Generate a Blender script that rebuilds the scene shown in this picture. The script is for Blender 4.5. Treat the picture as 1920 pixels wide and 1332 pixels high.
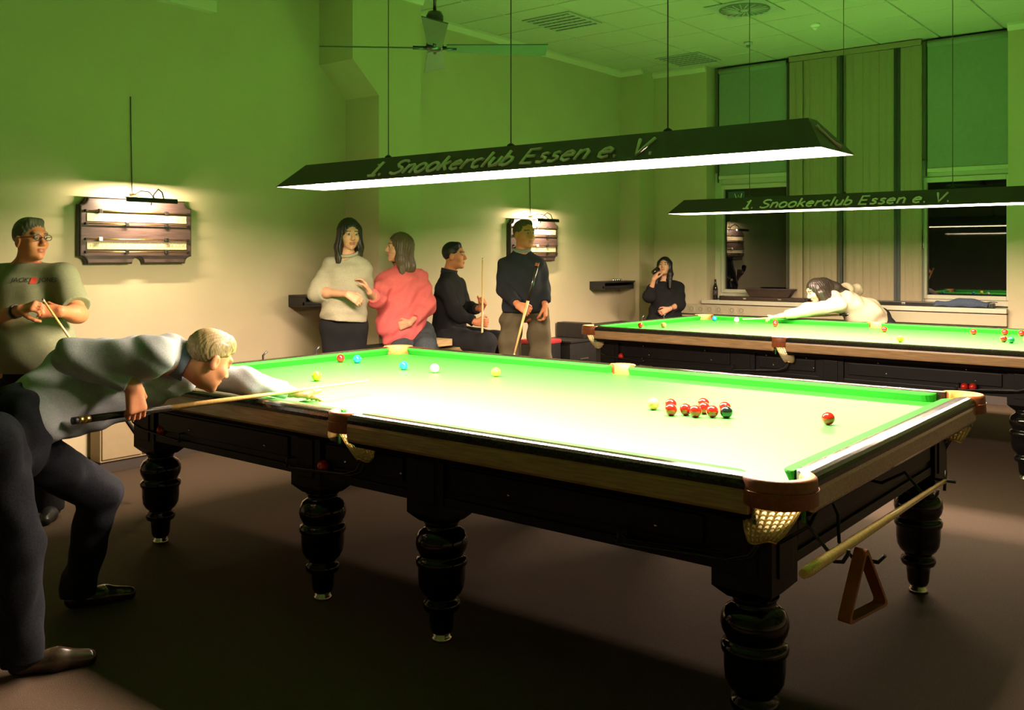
import bpy, bmesh, math, random
import numpy as np
from mathutils import Vector, Matrix

for o in list(bpy.data.objects):
    bpy.data.objects.remove(o)
scene = bpy.context.scene
COL = scene.collection

# ------------------------------------------------------------------ camera, world, exposure
cam_d = bpy.data.cameras.new('camera')
cam_d.sensor_width = 36.0
cam_d.lens = 36.0 * 1765.0 / 1920.0
cam_d.shift_y = -(666.0 - 481.0) / 1920.0
cam_d.clip_start = 0.05
cam_o = bpy.data.objects.new('camera', cam_d)
COL.objects.link(cam_o)
cam_o.location = (2.933, -3.636, 1.530)
cam_o.rotation_euler = (math.pi / 2, 0, 0.676)
scene.camera = cam_o

world = bpy.data.worlds.new('night')
scene.world = world
world.use_nodes = True
world.node_tree.nodes['Background'].inputs[0].default_value = (0.010, 0.011, 0.014, 1)
world.node_tree.nodes['Background'].inputs[1].default_value = 0.4

vs = scene.view_settings
vs.view_transform = 'Standard'
vs.look = 'None'
vs.exposure = 0.0
vs.gamma = 1.0
vs.use_curve_mapping = False
scene.cycles.max_bounces = 10
scene.cycles.diffuse_bounces = 6
scene.cycles.sample_clamp_indirect = 6.0

LAMP_POWER = 215.0           # emission of the tubes over the tables
LAMP_COLOR = (1.0, 0.735, 0.56)
PICTURE_POWER = 1200.0

# ------------------------------------------------------------------ materials
def mat(name, color, rough=0.6, metal=0.0, noise=0.0, scale=20.0, bump=0.0, bscale=80.0, spec=0.5,
        emit=None, strength=0.0, color2=None, stretch=None, coat=0.0, sheen=0.0, detail=4.0):
    m = bpy.data.materials.new(name)
    m.use_nodes = True
    nt = m.node_tree
    b = nt.nodes['Principled BSDF']
    b.inputs['Base Color'].default_value = (*color, 1)
    b.inputs['Roughness'].default_value = rough
    b.inputs['Metallic'].default_value = metal
    b.inputs['Specular IOR Level'].default_value = spec
    b.inputs['Coat Weight'].default_value = coat
    b.inputs['Coat Roughness'].default_value = 0.08
    b.inputs['Sheen Weight'].default_value = sheen
    if noise > 0 or bump > 0:
        tc = nt.nodes.new('ShaderNodeTexCoord')
        mp = nt.nodes.new('ShaderNodeMapping')
        nt.links.new(tc.outputs['Object'], mp.inputs['Vector'])
        if stretch:
            mp.inputs['Scale'].default_value = stretch
    if noise > 0:
        n = nt.nodes.new('ShaderNodeTexNoise')
        n.inputs['Scale'].default_value = scale
        n.inputs['Detail'].default_value = detail
        nt.links.new(mp.outputs['Vector'], n.inputs['Vector'])
        r = nt.nodes.new('ShaderNodeValToRGB')
        c2 = color2 if color2 else tuple(c * (1 - noise) for c in color)
        c1 = color if color2 else tuple(min(1, c * (1 + noise)) for c in color)
        r.color_ramp.elements[0].position = 0.3
        r.color_ramp.elements[1].position = 0.7
        r.color_ramp.elements[0].color = (*c2, 1)
        r.color_ramp.elements[1].color = (*c1, 1)
        nt.links.new(n.outputs['Fac'], r.inputs['Fac'])
        nt.links.new(r.outputs['Color'], b.inputs['Base Color'])
    if bump > 0:
        n2 = nt.nodes.new('ShaderNodeTexNoise')
        n2.inputs['Scale'].default_value = bscale
        n2.inputs['Detail'].default_value = 3
        nt.links.new(mp.outputs['Vector'], n2.inputs['Vector'])
        bp = nt.nodes.new('ShaderNodeBump')
        bp.inputs['Strength'].default_value = bump
        bp.inputs['Distance'].default_value = 0.01
        nt.links.new(n2.outputs['Fac'], bp.inputs['Height'])
        nt.links.new(bp.outputs['Normal'], b.inputs['Normal'])
    if emit:
        b.inputs['Emission Color'].default_value = (*emit, 1)
        b.inputs['Emission Strength'].default_value = strength
    return m

M = {}
M['wall'] = mat('wall_paint', (0.50, 0.425, 0.275), 0.85, noise=0.03, scale=3, bump=0.08, bscale=120)
M['ceiling'] = mat('ceiling_tile', (0.50, 0.48, 0.38), 0.9, noise=0.05, scale=60, bump=0.1, bscale=200)
M['grid'] = mat('ceiling_grid', (0.45, 0.45, 0.42), 0.7)
M['carpet'] = mat('carpet', (0.075, 0.052, 0.036), 0.95, noise=0.25, scale=220, bump=0.5, bscale=350, spec=0.1)
M['skirting'] = mat('dark_skirting', (0.05, 0.04, 0.035), 0.5)
M['trim'] = mat('white_trim', (0.62, 0.57, 0.44), 0.6, bump=0.02)
M['cloth'] = mat('baize', (0.026, 0.34, 0.024), 0.50, noise=0.06, scale=300, bump=0.15, bscale=600, spec=0.6)
M['cushion'] = mat('cushion_baize', (0.022, 0.30, 0.022), 0.8, noise=0.06, scale=300, bump=0.15, bscale=600, spec=0.2)
M['black_wood'] = mat('black_lacquer', (0.0045, 0.0042, 0.004), 0.42, noise=0.3, scale=12, stretch=(1, 8, 8), spec=0.22)
M['leg'] = mat('black_gloss_leg', (0.004, 0.004, 0.004), 0.10, spec=0.4)
M['rail_top'] = mat('dusty_black_rail', (0.022, 0.018, 0.013), 0.14, noise=0.6, scale=160, bump=0.04, bscale=200, spec=0.4)
M['band'] = mat('walnut_band', (0.36, 0.225, 0.11), 0.26, noise=0.22, scale=9, stretch=(1, 12, 12), coat=0.5)
M['leather'] = mat('pocket_leather', (0.27, 0.075, 0.022), 0.45, noise=0.2, scale=60, bump=0.1, bscale=180)
M['leather_in'] = mat('pocket_leather_rim', (0.66, 0.36, 0.10), 0.6, noise=0.15, scale=70)
M['net'] = mat('cotton_net', (0.78, 0.72, 0.48), 0.9, noise=0.15, scale=200)
M['strap'] = mat('green_strap', (0.02, 0.16, 0.05), 0.7, noise=0.1)
M['chrome'] = mat('chrome', (0.75, 0.72, 0.66), 0.22, metal=1.0)
M['brass'] = mat('brass', (0.70, 0.50, 0.16), 0.3, metal=1.0)
M['black_metal'] = mat('black_metal', (0.012, 0.012, 0.012), 0.35)
M['shade'] = mat('lamp_shade', (0.030, 0.024, 0.020), 0.45, noise=0.1, scale=30)
M['shade_in'] = mat('lamp_shade_inside', (0.85, 0.83, 0.75), 0.6, noise=0.02)
M['letter'] = mat('silver_letters', (0.80, 0.80, 0.66), 0.6, noise=0.03)
M['tube'] = mat('tube_light', (0.9, 0.9, 0.85), 0.5, emit=LAMP_COLOR, strength=LAMP_POWER)
M['picture_tube'] = mat('picture_tube', (0.9, 0.9, 0.85), 0.5, emit=(1.0, 0.78, 0.52), strength=PICTURE_POWER)
M['wire'] = mat('wire', (0.05, 0.05, 0.05), 0.5)
M['steel'] = mat('brushed_steel', (0.45, 0.45, 0.42), 0.3, metal=1.0)
M['light_wood'] = mat('light_wood', (0.62, 0.42, 0.20), 0.5, noise=0.2, scale=8, stretch=(10, 1, 10))
M['ash'] = mat('ash_cue', (0.72, 0.47, 0.17), 0.3, noise=0.18, scale=6, stretch=(20, 20, 1), coat=0.3)
M['ebony'] = mat('ebony_butt', (0.018, 0.015, 0.013), 0.25, noise=0.2, coat=0.4)
M['mahogany'] = mat('triangle_wood', (0.30, 0.085, 0.028), 0.4, noise=0.25, scale=14)
M['ivory'] = mat('ferrule', (0.85, 0.8, 0.62), 0.4, noise=0.02)
M['board'] = mat('scoreboard_wood', (0.075, 0.045, 0.042), 0.4, noise=0.3, scale=8, stretch=(1, 1, 10), coat=0.2)
M['board_edge'] = mat('scoreboard_edge', (0.02, 0.014, 0.014), 0.4, noise=0.2)
M['score_strip'] = mat('score_strip', (0.62, 0.52, 0.33), 0.5, noise=0.1, scale=30)
M['score_print'] = mat('score_print', (0.14, 0.10, 0.07), 0.6)
M['white_plastic'] = mat('white_plastic', (0.85, 0.84, 0.80), 0.4, noise=0.02)
M['black_shelf'] = mat('black_shelf', (0.014, 0.013, 0.013), 0.5, noise=0.2)
M['frame'] = mat('window_frame', (0.52, 0.49, 0.37), 0.45, noise=0.02)
M['glass'] = mat('night_glass', (0.004, 0.004, 0.005), 0.02, spec=1.0, noise=0.1, scale=2)
M['blind'] = mat('blind_slat', (0.30, 0.24, 0.15), 0.8, noise=0.08, scale=40, stretch=(8, 8, 1))
M['roller'] = mat('roller_fabric', (0.23, 0.27, 0.21), 0.85, noise=0.04, scale=20)
M['dark_track'] = mat('dark_track', (0.025, 0.03, 0.028), 0.5)
M['trunking'] = mat('trunking', (0.42, 0.37, 0.24), 0.5, noise=0.03)
M['vent'] = mat('vent_metal', (0.40, 0.42, 0.38), 0.5, noise=0.05)
M['vent_dark'] = mat('vent_dark', (0.17, 0.18, 0.15), 0.6)
M['bottle'] = mat('brown_bottle', (0.015, 0.010, 0.006), 0.08)
M['denim'] = mat('denim_cloth', (0.06, 0.08, 0.13), 0.9, noise=0.2, scale=90)
M['fan_blade'] = mat('fan_blade', (0.09, 0.13, 0.09), 0.4, noise=0.05)
M['fan_body'] = mat('fan_motor', (0.07, 0.08, 0.07), 0.25, metal=0.6)
M['red_pad'] = mat('red_pad', (0.35, 0.02, 0.025), 0.7, noise=0.1)
M['cabinet'] = mat('beige_cabinet', (0.30, 0.23, 0.13), 0.6, noise=0.05)

nt = M['net'].node_tree
tl = nt.nodes.new('ShaderNodeBsdfTranslucent'); tl.inputs[0].default_value = (0.85, 0.78, 0.5, 1)
mx = nt.nodes.new('ShaderNodeMixShader'); mx.inputs[0].default_value = 0.6
nt.links.new(nt.nodes['Principled BSDF'].outputs[0], mx.inputs[1]); nt.links.new(tl.outputs[0], mx.inputs[2])
nt.links.new(mx.outputs[0], nt.nodes['Material Output'].inputs[0])

def ballmat(n, c):
    M['ball_' + n] = mat('ball_' + n, c, 0.06, coat=0.5)
for n, c in dict(red=(0.42, 0.012, 0.008), white=(0.88, 0.84, 0.70), yellow=(0.85, 0.44, 0.02), blue=(0.01, 0.22, 0.62),
                 pink=(0.80, 0.20, 0.12), black=(0.008, 0.012, 0.010), green=(0.01, 0.16, 0.08), brown=(0.42, 0.18, 0.045),
                 orange=(0.80, 0.30, 0.04)).items():
    ballmat(n, c)

# ------------------------------------------------------------------ object helpers
def tag(o, label=None, cat=None, group=None, kind=None):
    if label: o['label'] = label
    if cat: o['category'] = cat
    if group: o['group'] = group
    if kind: o['kind'] = kind
    return o

def empty(name, loc=(0, 0, 0), rz=0.0):
    o = bpy.data.objects.new(name, None)
    o.empty_display_size = 0.05
    COL.objects.link(o)
    o.location = loc
    o.rotation_euler = (0, 0, rz)
    return o

def copy_tree(o, parent=None):
    c = o.copy()
    COL.objects.link(c)
    c.parent = parent
    for ch in o.children:
        copy_tree(ch, c)
    return c

class MB:
    """collects shapes; build() links them as one mesh object"""
    def __init__(s):
        s.v = []; s.f = []; s.m = []; s.smooth = []
    def add(s, vs, fs, mi=0, smooth=False):
        n = len(s.v)
        s.v += [tuple(float(c) for c in p) for p in vs]
        for f in fs:
            s.f.append([i + n for i in f]); s.m.append(mi); s.smooth.append(smooth)
        return s
    def box(s, a, b, mi=0):
        x0, y0, z0 = a; x1, y1, z1 = b
        vs = [(x0, y0, z0), (x1, y0, z0), (x1, y1, z0), (x0, y1, z0), (x0, y0, z1), (x1, y0, z1), (x1, y1, z1), (x0, y1, z1)]
        fs = [(0, 3, 2, 1), (4, 5, 6, 7), (0, 1, 5, 4), (1, 2, 6, 5), (2, 3, 7, 6), (3, 0, 4, 7)]
        return s.add(vs, fs, mi)
    def bbox(s, a, b, r=0.01, mi=0):
        """box with chamfered edges"""
        bm = bmesh.new()
        bmesh.ops.create_cube(bm, size=1)
        for v in bm.verts:
            v.co = Vector([(a[i] + b[i]) / 2 + v.co[i] * (b[i] - a[i]) for i in range(3)])
        bmesh.ops.bevel(bm, geom=list(bm.edges), offset=r, segments=2, affect='EDGES', profile=0.6)
        bm.verts.index_update()
        s.add([v.co[:] for v in bm.verts], [[v.index for v in f.verts] for f in bm.faces], mi)
        bm.free()
        return s
    def tube(s, pts, r, n=8, mi=0, closed=False, smooth=True):
        pts = [Vector(p) for p in pts]
        rs = r if isinstance(r, (list, tuple)) else [r] * len(pts)
        N = len(pts)
        rings = []
        prev = None
        for i, p in enumerate(pts):
            if closed:
                t = (pts[(i + 1) % N] - pts[i - 1])
            else:
                t = pts[min(i + 1, N - 1)] - pts[max(i - 1, 0)]
            t.normalize()
            if prev is None:
                a = Vector((0, 0, 1)) if abs(t.z) < 0.9 else Vector((1, 0, 0))
                u = t.cross(a).normalized()
            else:
                u = (prev - t * prev.dot(t))
                u = u.normalized() if u.length > 1e-6 else t.orthogonal().normalized()
            prev = u
            w = t.cross(u)
            rings.append([p + u * (rs[i] * math.cos(2 * math.pi * k / n)) + w * (rs[i] * math.sin(2 * math.pi * k / n)) for k in range(n)])
        vs = [q for rg in rings for q in rg]
        fs = []
        for i in range(N if closed else N - 1):
            j = (i + 1) % N
            for k in range(n):
                k2 = (k + 1) % n
                fs.append((i * n + k, i * n + k2, j * n + k2, j * n + k))
        s.add(vs, fs, mi, smooth)
        if not closed:
            b = len(s.v) - len(vs)
            s.f.append([b + k for k in range(n)][::-1]); s.m.append(mi); s.smooth.append(False)
            s.f.append([b + (N - 1) * n + k for k in range(n)]); s.m.append(mi); s.smooth.append(False)
        return s
    def lathe(s, prof, c=(0, 0, 0), n=24, mi=0, smooth=True):
        vs = []
        for r, z in prof:
            for k in range(n):
                a = 2 * math.pi * k / n
                vs.append((c[0] + r * math.cos(a), c[1] + r * math.sin(a), c[2] + z))
        fs = []
        for i in range(len(prof) - 1):
            for k in range(n):
                k2 = (k + 1) % n
                fs.append((i * n + k, i * n + k2, (i + 1) * n + k2, (i + 1) * n + k))
        s.add(vs, fs, mi, smooth)
        b = len(s.v) - len(vs)
        s.f.append([b + k for k in range(n)][::-1]); s.m.append(mi); s.smooth.append(False)
        s.f.append([b + (len(prof) - 1) * n + k for k in range(n)]); s.m.append(mi); s.smooth.append(False)
        return s
    def sphere(s, c, r, n=20, mi=0):
        prof = [(max(1e-4, r * math.sin(math.pi * i / (n // 2))), -r * math.cos(math.pi * i / (n // 2))) for i in range(n // 2 + 1)]
        return s.lathe(prof, c, n, mi)
    def prism(s, poly, z0, z1, mi=0):
        """vertical extrusion of a plan polygon (any shape)"""
        n = len(poly)
        vs = [(x, y, z0) for x, y in poly] + [(x, y, z1) for x, y in poly]
        fs = [tuple(range(n))[::-1], tuple(range(n, 2 * n))]
        fs += [(i, (i + 1) % n, n + (i + 1) % n, n + i) for i in range(n)]
        return s.add(vs, fs, mi)
    def sweep(s, prof_at, N, closed_prof=True, mi=0, smooth=False, caps=True):
        """prof_at(i) -> list of 3D points of section i"""
        secs = [prof_at(i) for i in range(N)]
        n = len(secs[0])
        vs = [q for sc in secs for q in sc]
        fs = []
        for i in range(N - 1):
            for k in range(n if closed_prof else n - 1):
                k2 = (k + 1) % n
                fs.append((i * n + k, i * n + k2, (i + 1) * n + k2, (i + 1) * n + k))
        s.add(vs, fs, mi, smooth)
        if caps and closed_prof:
            b = len(s.v) - len(vs)
            s.f.append([b + k for k in range(n)][::-1]); s.m.append(mi); s.smooth.append(False)
            s.f.append([b + (N - 1) * n + k for k in range(n)]); s.m.append(mi); s.smooth.append(False)
        return s
    def build(s, name, mats, parent=None, fix=True):
        me = bpy.data.meshes.new(name)
        me.from_pydata(s.v, [], s.f)
        if not isinstance(mats, (list, tuple)): mats = [mats]
        for m in mats:
            me.materials.append(M[m] if isinstance(m, str) else m)
        me.polygons.foreach_set('material_index', s.m)
        me.polygons.foreach_set('use_smooth', s.smooth)
        if fix:
            bm = bmesh.new(); bm.from_mesh(me)
            bmesh.ops.recalc_face_normals(bm, faces=bm.faces)
            bm.to_mesh(me); bm.free()
        me.update()
        o = bpy.data.objects.new(name, me)
        COL.objects.link(o)
        o.parent = parent
        return o

def arc(cx, cy, r, a0, a1, n):
    return [(cx + r * math.cos(math.radians(a0 + (a1 - a0) * i / n)), cy + r * math.sin(math.radians(a0 + (a1 - a0) * i / n))) for i in range(n + 1)]

def struct(o):
    o['kind'] = 'structure'
    return o

# ------------------------------------------------------------------ room shell
XW, YW, ZC = -3.6, 7.1, 3.92          # left wall, window wall, ceiling
XR, YB, YN = 6.0, -6.5, 7.38          # right wall, wall behind the camera, window plane
T = 0.25
NX0, NX1 = -2.549, 0.857              # window niche
SILL = 0.99

struct(MB().box((XW - T, YB - T, -0.2), (XR + T, YN + T, 0.0)).build('floor', 'carpet'))
wl = struct(MB().box((XW - T, YB - T, 0), (XW, YN + T, ZC)).build('wall_left', 'wall'))
# chimney breast that steps out of the left wall, its edge cranked half way up
pp = [(2.09, 0), (2.09, 2.95), (1.785, 3.22), (1.785, ZC), (2.62, ZC), (2.62, 0)]
b = MB()
vs_ = [(XW, y, z) for y, z in pp] + [(-3.16, y, z) for y, z in pp]
b.add(vs_, [tuple(range(6)), tuple(range(6, 12))[::-1]] + [(i, (i + 1) % 6, 6 + (i + 1) % 6, 6 + i) for i in range(6)])
struct(b.build('wall_chimney', 'wall'))
struct(MB().box((XW, 6.73, 0), (-3.305, YW, ZC)).build('wall_pilaster', 'wall'))
# window wall around the niche
bw = MB()
bw.box((XW, YW, 0), (NX0, YN, ZC)).box((NX1, YW, 0), (XR, YN, ZC)).box((NX0, YW + 0.02, 0), (NX1, YN, SILL - 0.06))
bw.box((XW - T, YN, 0), (XR, YN + T, SILL)).box((XW - T, YN, 2.60), (XR, YN + T, ZC))
bw.box((XW - T, YN, SILL), (-2.56, YN + T, 2.60)).box((-1.42, YN, SILL), (0.0, YN + T, 2.60)).box((0.90, YN, SILL), (XR, YN + T, 2.60))
struct(bw.build('wall_back', 'wall'))
struct(MB().box((XR, YB - T, 0), (XR + T, YN + T, ZC)).build('wall_right', 'wall'))
struct(MB().box((XW, YB - T, 0), (XR, YB, ZC)).build('wall_front', 'wall'))
cl = struct(MB().box((XW - T, YB - T, ZC + 0.012), (XR + T, YN + T, ZC + 0.2)).build('ceiling', 'grid'))

# ceiling tiles, one object each, sharing a mesh
TS = 0.625
tile = None
for i in range(11):
    for j in range(14):
        x0 = XW + 0.01 + i * TS; y0 = -1.42 + j * TS
        if y0 + TS > YN: continue
        if tile is None:
            b = MB()
            g = 0.007; h = 0.006
            b.add([(g, g, h + .006), (TS - g, g, h + .006), (TS - g, TS - g, h + .006), (g, TS - g, h + .006),
                   (g + h, g + h, 0), (TS - g - h, g + h, 0), (TS - g - h, TS - g - h, 0), (g + h, TS - g - h, 0)],
                  [(0, 1, 2, 3), (7, 6, 5, 4), (0, 4, 5, 1), (1, 5, 6, 2), (2, 6, 7, 3), (3, 7, 4, 0)])
            tile = b.build('ceiling_tile', 'ceiling', cl)
            o = tile
        else:
            o = tile.copy(); COL.objects.link(o); o.parent = cl
        o.location = (x0, y0, ZC)
struct(MB().box((XW, YB, ZC), (XR, -1.43, ZC + 0.012)).build('ceiling_field', 'ceiling', cl))
struct(MB().box((XW + 11 * TS + 0.02, -1.43, ZC), (XR, YW, ZC + 0.012)).build('ceiling_field', 'ceiling', cl))

# cornices and skirtings
def cornice(name, p0, p1, nrm, h=0.075, d=0.05):
    p0, p1, nrm = Vector(p0), Vector(p1), Vector(nrm)
    b = MB()
    sec = [(0, 0), (d, 0), (d, -h * .35), (d * .45, -h), (0, -h)]
    b.sweep(lambda i: [(p0, p1)[i] + nrm * a + Vector((0, 0, c)) for a, c in sec], 2)
    return struct(b.build(name, 'trim'))
cornice('trim_1', (XW, 2.62, ZC), (XW, 6.73, ZC), (1, 0, 0), 0.075, 0.05)
cornice('trim_2', (XW, 6.73, ZC), (-3.245, 6.73, ZC), (0, -1, 0), 0.075, 0.05)
cornice('trim_3', (-3.305, YW, ZC), (NX0, YW, ZC), (0, -1, 0), 0.075, 0.05)
cornice('trim_4', (NX1, YW, ZC), (XR, YW, ZC), (0, -1, 0), 0.075, 0.05)
cornice('trim_5', (-3.16, 1.785, ZC), (-3.16, 2.62, ZC), (1, 0, 0), 0.075, 0.05)
b = MB().box((XW, -1.5, 3.455), (XW + 0.07, 0.70, 3.545))
struct(b.build('trim_6', 'trim'))
struct(MB().box((XW, YB, 0), (XW + 0.02, 2.09, 0.10)).build('baseboard_left', 'skirting'))
struct(MB().box((XW, 2.62, 0), (XW + 0.02, 6.73, 0.10)).build('baseboard_left_far', 'skirting'))
struct(MB().box((-3.305, YW - 0.02, 0), (XR, YW, 0.10)).build('baseboard_back', 'skirting'))


# ------------------------------------------------------------------ windows, blinds, sill
WY = 7.36
def window(name, x0, x1, z0, z1, px0, px1, pz0, pz1, handle_x=None):
    r = struct(empty(name, ((x0 + x1) / 2, WY, z0)))
    ox, oy, oz = r.location
    def part(nm, m, a, b_, p=r, bev=0.008):
        return MB().bbox((a[0] - ox, a[1] - oy, a[2] - oz), (b_[0] - ox, b_[1] - oy, b_[2] - oz), bev).build(nm, m, p)
    part('frame', 'frame', (x0, WY - .03, z0), (px0 - .03, WY + .06, z1))
    part('frame', 'frame', (px1 + .03, WY - .03, z0), (x1, WY + .06, z1))
    part('frame', 'frame', (px0 - .03, WY - .03, pz1 + .05), (px1 + .03, WY + .06, z1))
    part('frame', 'frame', (px0 - .03, WY - .03, z0), (px1 + .03, WY + .06, pz0 - .04))
    sash = MB()
    for a, b_ in (((px0 - .035, WY - .05, pz0 - .045), (px0, WY + .05, pz1 + .055)), ((px1, WY - .05, pz0 - .045), (px1 + .035, WY + .05, pz1 + .055)),
                  ((px0, WY - .05, pz1), (px1, WY + .05, pz1 + .055)), ((px0, WY - .05, pz0 - .045), (px1, WY + .05, pz0))):
        sash.bbox((a[0] - ox, a[1] - oy, a[2] - oz), (b_[0] - ox, b_[1] - oy, b_[2] - oz), 0.006)
    sash.build('sash', 'frame', r)
    part('pane', 'glass', (px0 - .005, WY, pz0 - .005), (px1 + .005, WY + .012, pz1 + .005), bev=0.001)
    if handle_x is not None:
        h = part('window_handle', 'steel', (handle_x - .012, WY - .075, 1.62), (handle_x + .012, WY - .05, 1.76), bev=0.004)
    return r
w1 = window('window_1', -2.55, -1.43, 1.0, 2.59, -2.421, -1.585, 1.116, 2.375)
w2 = window('window_2', -0.06, 0.93, 1.0, 2.59, 0.009, 0.80, 1.108, 2.344, -0.028)
o = MB().box((-2.38 - w1.location.x, -.004, 2.20 - 1.0), (-2.16 - w1.location.x, -.002, 2.345 - 1.0)).build('sticker', mat('sticker', (0.03, 0.09, 0.07), 0.5), w1)
b = MB()
for pts in ([(-2.29, 2.32), (-2.26, 2.24), (-2.24, 2.30), (-2.215, 2.235), (-2.195, 2.32)],):
    b.tube([(x - w1.location.x, -.006, z - 1.0) for x, z in pts], 0.006, 5)
b.build('sticker_print', 'letter', o)

def roller(name, x0, x1, zb, label):
    r = tag(empty(name, ((x0 + x1) / 2, 7.27, zb)), label, 'blind')
    w = (x1 - x0) / 2; h = ZC - zb - 0.01
    MB().box((-w, 0, 0.03), (w, 0.004, h - .05)).build('fabric', 'roller', r)
    MB().tube([(-w, 0.005, h - .05), (w, 0.005, h - .05)], 0.04, 12).build('roller_tube', 'roller', r)
    MB().bbox((-w - .005, -.012, 0.0), (w + .005, .018, .045), .006).build('bottom_bar', 'frame', r)
    MB().box((-w - .02, -.01, -.04), (-w - .008, .01, h)).build('guide_rail', 'dark_track', r)
    return r
roller('roller_blind', -2.46, -1.57, 2.50, 'flat green roller blind pulled halfway down above the window beside the bottle')
roller('roller_blind', 0.03, 0.83, 2.45, 'flat green roller blind with pale bottom bar above the window beside the column')

vb = tag(empty('vertical_blind', (-0.8, 7.22, SILL)), 'gathered beige vertical slat blind hanging between the two windows', 'blind')
MB().bbox((-.72, -.03, 2.86), (.78, .03, 2.92), .006).build('head_rail', 'blind', vb)
random.seed(3)
def slat_mesh(w, tilt, bow):
    b = MB()
    n = 5
    def sec(i):
        z = 0.035 + i * 2.82
        f = [(-w / 2 + w * k / n, bow * (1 - (2 * k / n - 1) ** 2), z) for k in range(n + 1)]
        g = [(x, y + .003, z_) for x, y, z_ in f][::-1]
        c, s_ = math.cos(tilt), math.sin(tilt)
        return [(x * c - y * s_, x * s_ + y * c, z_) for x, y, z_ in f + g]
    return b.sweep(sec, 2)
sp = [-.70, -.655, -.60, -.53, -.45, -.40, -.35, -.305, -.24, -.02, .08, .18, .28, .38, .53, .57, .62, .72]
sp = [-.72, -.67, -.60, -.52, -.44, -.375, -.32, -.26, -.20, .005, .095, .185, .275, .365, .44, .58, .63, .685, .74]
for i, x in enumerate(sp):
    wide = 0.1 if -.1 < x < .5 else 0.085
    t = random.uniform(-.25, .25) if wide < .09 else random.uniform(-.06, .06)
    o = slat_mesh(wide, t, -.008).build('slat', 'blind', vb)
    o.location = (x, random.uniform(-.01, .01), 0)
for x in (-.735, -.10, .505, .54):  # dark-coloured strips standing in for the shaded gaps between slats
    MB().box((x - .016, -.012, .03), (x + .016, .02, 2.86)).build('dark_gap_strip', 'dark_track', vb)

sill = struct(MB().bbox((NX0 - .04, 7.03, SILL - .05), (NX1 + .0, YN, SILL), .008).build('trim_7', 'frame'))
tr = tag(empty('cable_trunking', (-0.9, YW, 0.81)), 'beige cable trunking with sockets under the window sill', 'trunking')
MB().bbox((-2.05, -.05, 0), (1.755, 0, .12), .006).build('duct', 'trunking', tr)
for i in range(6):
    x = -1.83 + i * .125 + (0.05 if i > 3 else 0)
    s_ = MB().bbox((x - .04, -.058, .02), (x + .04, -.05, .10), .003).build('socket', 'trunking', tr)
    bb = MB()
    for dx in (-.011, .011):
        bb.lathe([(.005, 0), (.005, .002)], (x + dx, -.059, .06), 8)
    bb.tube([(x + .024 * math.cos(a * math.pi / 6), -.059, .06 + .024 * math.sin(a * math.pi / 6)) for a in range(12)], .003, 5, closed=True)
    bb.build('socket_face', 'vent_dark', s_)
MB().box((-2.05, -.03, -.05), (1.755, 0, -.035)).build('lower_edge', 'vent_dark', tr)
MB().box((-2.05, -.10, -.55), (1.755, 0, -.09)).build('radiator_panel', 'trunking', tr)

# things on the sill
def cue_case(label, x0, x1, y, z, h, m='ebony'):
    r = tag(empty('cue_case', ((x0 + x1) / 2, y, z)), label, 'cue case')
    w = (x1 - x0) / 2
    MB().bbox((-w, -.045, 0), (w, .045, h), .012).build('shell', m, r)
    MB().bbox((-w - .008, -.047, -.0), (-w + .03, .047, h + .003), .008).build('end_cap', 'black_metal', r)
    MB().bbox((w - .03, -.047, 0), (w + .008, .047, h + .003), .008).build('end_cap', 'black_metal', r)
    for k in (-.4, .4):
        MB().bbox((w * k - .02, -.052, h * .35), (w * k + .02, -.044, h * .7), .002).build('latch', 'chrome', r)
    return r
dark_case = mat('case_brown', (0.035, 0.018, 0.012), 0.5, noise=0.2)
M['case_brown'] = dark_case
cue_case('long dark cue case on the sill under the window beside the bottle', -2.36, -1.25, 7.12, SILL, .05, 'case_brown')
cue_case('black cue case on the sill under the right window, blue cloth on it', -0.55, 0.72, 7.12, SILL, .05)
bx = tag(empty('carton', (-1.72, 7.12, SILL + .053)), 'low open dark brown tray on the sill below the left pane', 'tray')
MB().add([(-.24, -.05, 0), (.24, -.05, 0), (.24, .04, 0), (-.24, .04, 0), (-.30, -.06, .09), (.30, -.06, .09), (.30, .05, .09), (-.30, .05, .09)],
         [(0, 3, 2, 1), (0, 1, 5, 4), (1, 2, 6, 5), (2, 3, 7, 6), (3, 0, 4, 7)]).build('body', 'case_brown', bx)
MB().bbox((-.31, -.07, .088), (.31, .06, .10), .004).build('rim', 'skirting', bx)

def bottle(label, loc, m='bottle'):
    r = tag(empty('bottle', loc), label, 'bottle')
    MB().lathe([(.028, 0), (.031, .006), (.031, .14), (.027, .165), (.015, .195), (.0125, .225), (.0125, .25)], n=16).build('glass_body', m, r)
    MB().lathe([(.014, .247), (.0145, .258), (.012, .264)], n=14).build('cap', 'brass', r)
    MB().lathe([(.0316, .05), (.0316, .12)], n=16).build('paper_label', 'skirting', r)
    return r
bottle('dark brown beer bottle standing in the corner of the window sill', (-2.46, 7.16, SILL))

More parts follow.
